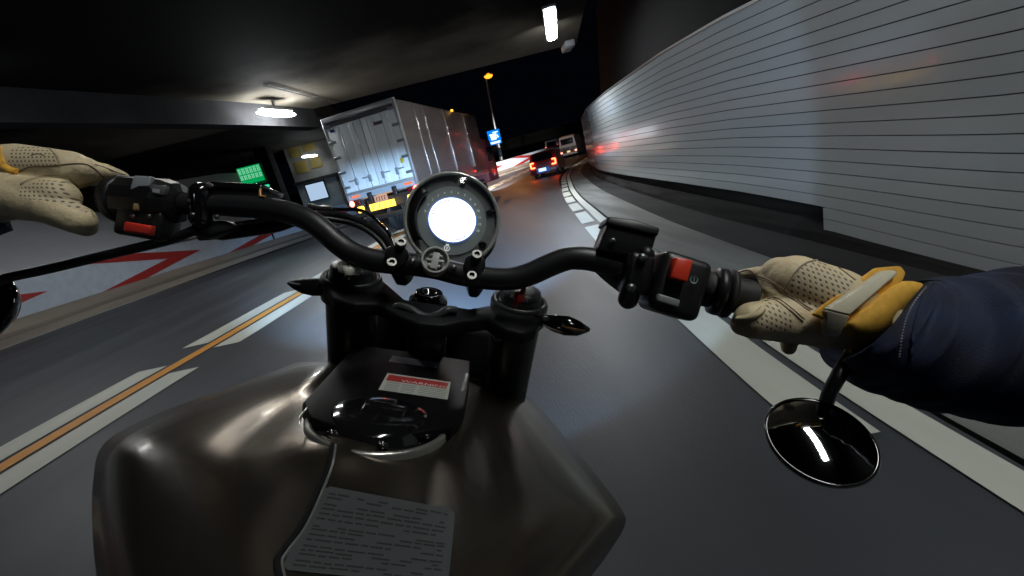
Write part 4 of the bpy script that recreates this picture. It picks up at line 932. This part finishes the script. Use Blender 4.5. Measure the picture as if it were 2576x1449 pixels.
# wrist strap with its yellow binding, and the cuff
def plate(name, pts, ext, bev, mt, par): return finish(name, MB().prism(pts, ext, bevel=bev, seg=2), mt, par)
sx_ = plate('strap', px([(2078, 778, .338), (2222, 682, .352), (2252, 679, .352), (2262, 688, .350), (2140, 794, .336)]), fwd*.006, .0018, mat('strap_leather', (.66, .6, .45), .55, noise=.08, nscale=40), g2_)
plate('strap_fold', px([(2078, 778, .3385), (2141, 794, .3365), (2112, 850, .345), (2074, 846, .347)]), fwd*.006, .0018, MATS['strap_leather'], g2_)
plate('strap_binding', px([(2046, 792, .342), (2078, 768, .342), (2206, 674, .358), (2268, 668, .358), (2282, 686, .356), (2274, 706, .354), (2152, 820, .341), (2126, 826, .343)]), fwd*.005, .002, yel, g2_)
cu_ = MB(); rows = []
top = spline(px([(2318, 712, .365), (2275, 709, .352), (2215, 752, .342), (2160, 797, .338), (2130, 822, .342), (2128, 850, .36)]), 5)
bot = spline(px([(2345, 745, .372), (2312, 752, .358), (2270, 795, .350), (2225, 838, .346), (2180, 862, .350), (2145, 890, .362)]), 5)
for a_, b_ in zip(top, bot): rows.append([a_+fwd*.006, a_, a_.lerp(b_, .5)-fwd*.001, b_, b_+fwd*.008])
finish('yellow_cuff', cu_.grid(rows), yel, g2_)
# right sleeve
rings = [((2312, 716), (2106, 900), .378, .054), ((2326, 709), (2110, 935), .370, .056), ((2350, 704), (2150, 972), .360, .056), ((2430, 697), (2240, 1006), .345, .058), ((2500, 692), (2340, 1032), .335, .060), ((2560, 672), (2450, 1050), .325, .061), ((2640, 668), (2590, 1060), .31, .062), ((2850, 660), (2900, 1080), .29, .063), ((3230, 900), (3330, 1160), .27, .03)]
mb = MB(); rows = []; ex = []
for i in range(len(rings)-1):
    nseg = 8
    for k in range(nseg):
        t = k/nseg; A, B = rings[i], rings[i+1]
        L_1 = [A[0][0]*(1-t)+B[0][0]*t, A[0][1]*(1-t)+B[0][1]*t, A[1][0]*(1-t)+B[1][0]*t, A[1][1]*(1-t)+B[1][1]*t, A[2]*(1-t)+B[2]*t, A[3]*(1-t)+B[3]*t]
        L_1[4] -= .012; ex.append(L_1)
random.seed(11); ph = [random.uniform(0, 6.28) for _ in range(8)]
for j, (u0, v0, u1, v1, d, th_) in enumerate(ex):
    a = P(u0, v0, d+.01); b = P(u1, v1, d+.02); c = (a+b)/2; h = (a-b)/2; dn = (fwd-h*(fwd.dot(h)/h.dot(h))).normalized(); row = []
    for k in range(56):
        an = 2*math.pi*k/56; s = j/8
        f_ = 1+.05*math.sin(3*an+s*2.1+ph[0])*math.sin(s*1.7+ph[1])+.05*math.sin(s*5.5+2.2*math.sin(an+ph[2]))*(.3+.7*abs(math.cos(an+.6)))+.03*math.sin(s*9+3*an+ph[3])+.012*math.sin(s*23+5*an)
        f_ -= .06*math.exp(-((((s*1.35-.5+.5*math.sin(an*1.5+.7)) % 1.0)-.5)/.09)**2)*(.55+.45*math.sin(2*an+s)) - .03*math.exp(-((((s*2.1+.35*math.sin(an*2+2.)) % 1.0)-.5)/.12)**2)*(.5+.5*math.cos(3*an+1.3*s))
        row.append(c+h*(math.cos(an)*(1+(f_-1)*.35))+dn*(math.sin(an)*th_*f_*1.0)-cx*(.034*max(0, -math.sin(an))*max(0, 1-j/20)))
    rows.append(row)
inner = [c*1.0 for c in rows[0]]; cc = sum(rows[0], V((0, 0, 0)))/56
rows = [[cc.lerp(q, .55)+(rows[8][i]-q)*.5 for i, q in enumerate(rows[0])], [cc.lerp(q, .93)+(rows[8][i]-q)*.06 for i, q in enumerate(rows[0])]]+rows
mb.grid(rows, close=True); sl_o = finish('right_sleeve', mb, den, rider)
bvs = BVHTree.FromPolygons([tuple(q) for q in mb.v], mb.f)
thr = mat('pale_thread', (.32, .33, .38), .8)
q = onto(bvs, spline(px([(2330, 722, .35), (2300, 760, .35), (2280, 800, .35), (2268, 850, .35), (2262, 900, .35)]), 14), .0004)
mb = MB()
for k in range(0, len(q)-1, 2): mb.tube([q[k], q[k+1]], .0006, 5)
finish('stitching', mb, thr, sl_o)
q = onto(bvs, spline(px([(2345, 712, .35), (2322, 755, .35), (2306, 800, .35), (2296, 850, .35), (2290, 910, .35)]), 10), .0002)
finish('cuff_seam', MB().tube(q, .0014, 8), den, sl_o)
# left forearm, just outside the picture
finish('left_sleeve', MB().tube(spline(px([(-20, 470, .45), (-120, 500, .43), (-420, 620, .36), (-900, 900, .25)]), 6), [.032]*3+[.046]*16, 28), den, rider)

# jacket body and helmet of the rider, behind the lens
sh = cam_pos-fwd*.2-up0*.05
jb = MB().capsule(sh-bz*.32-fwd*.05, .15, sh+bz*.12, .15)
for s_, elbow, wr in ((1, P(3900, 1500, .16), P(3300, 1150, .25)), (-1, P(-1500, 1500, .17), P(-800, 850, .27))):
    shd = sh+bx*(s_*.19)+bz*.14; jb.capsule(sh+bz*.12, .12, shd, .08); jb.capsule(shd, .08, elbow, .065); jb.capsule(elbow, .065, wr, .055)
me = bpy.data.meshes.new('j'); me.from_pydata([tuple(q) for q in jb.v], [], jb.f); ob = bpy.data.objects.new('tmp', me); COL.objects.link(ob)
r = ob.modifiers.new('r', 'REMESH'); r.mode = 'VOXEL'; r.voxel_size = .009; sm_ = ob.modifiers.new('s', 'SMOOTH'); sm_.iterations = 8
me2 = bpy.data.meshes.new_from_object(ob.evaluated_get(bpy.context.evaluated_depsgraph_get())); bpy.data.objects.remove(ob)
finish('jacket', MB().add([q.co.copy() for q in me2.vertices], [list(p.vertices) for p in me2.polygons], True), den, rider, recalc=False)
finish('helmet', MB().ball(sh+up0*.42-fwd*.02, .13, .16, .15), mat('helmet_black', (.01, .01, .01), .2, coat=.5), rider)
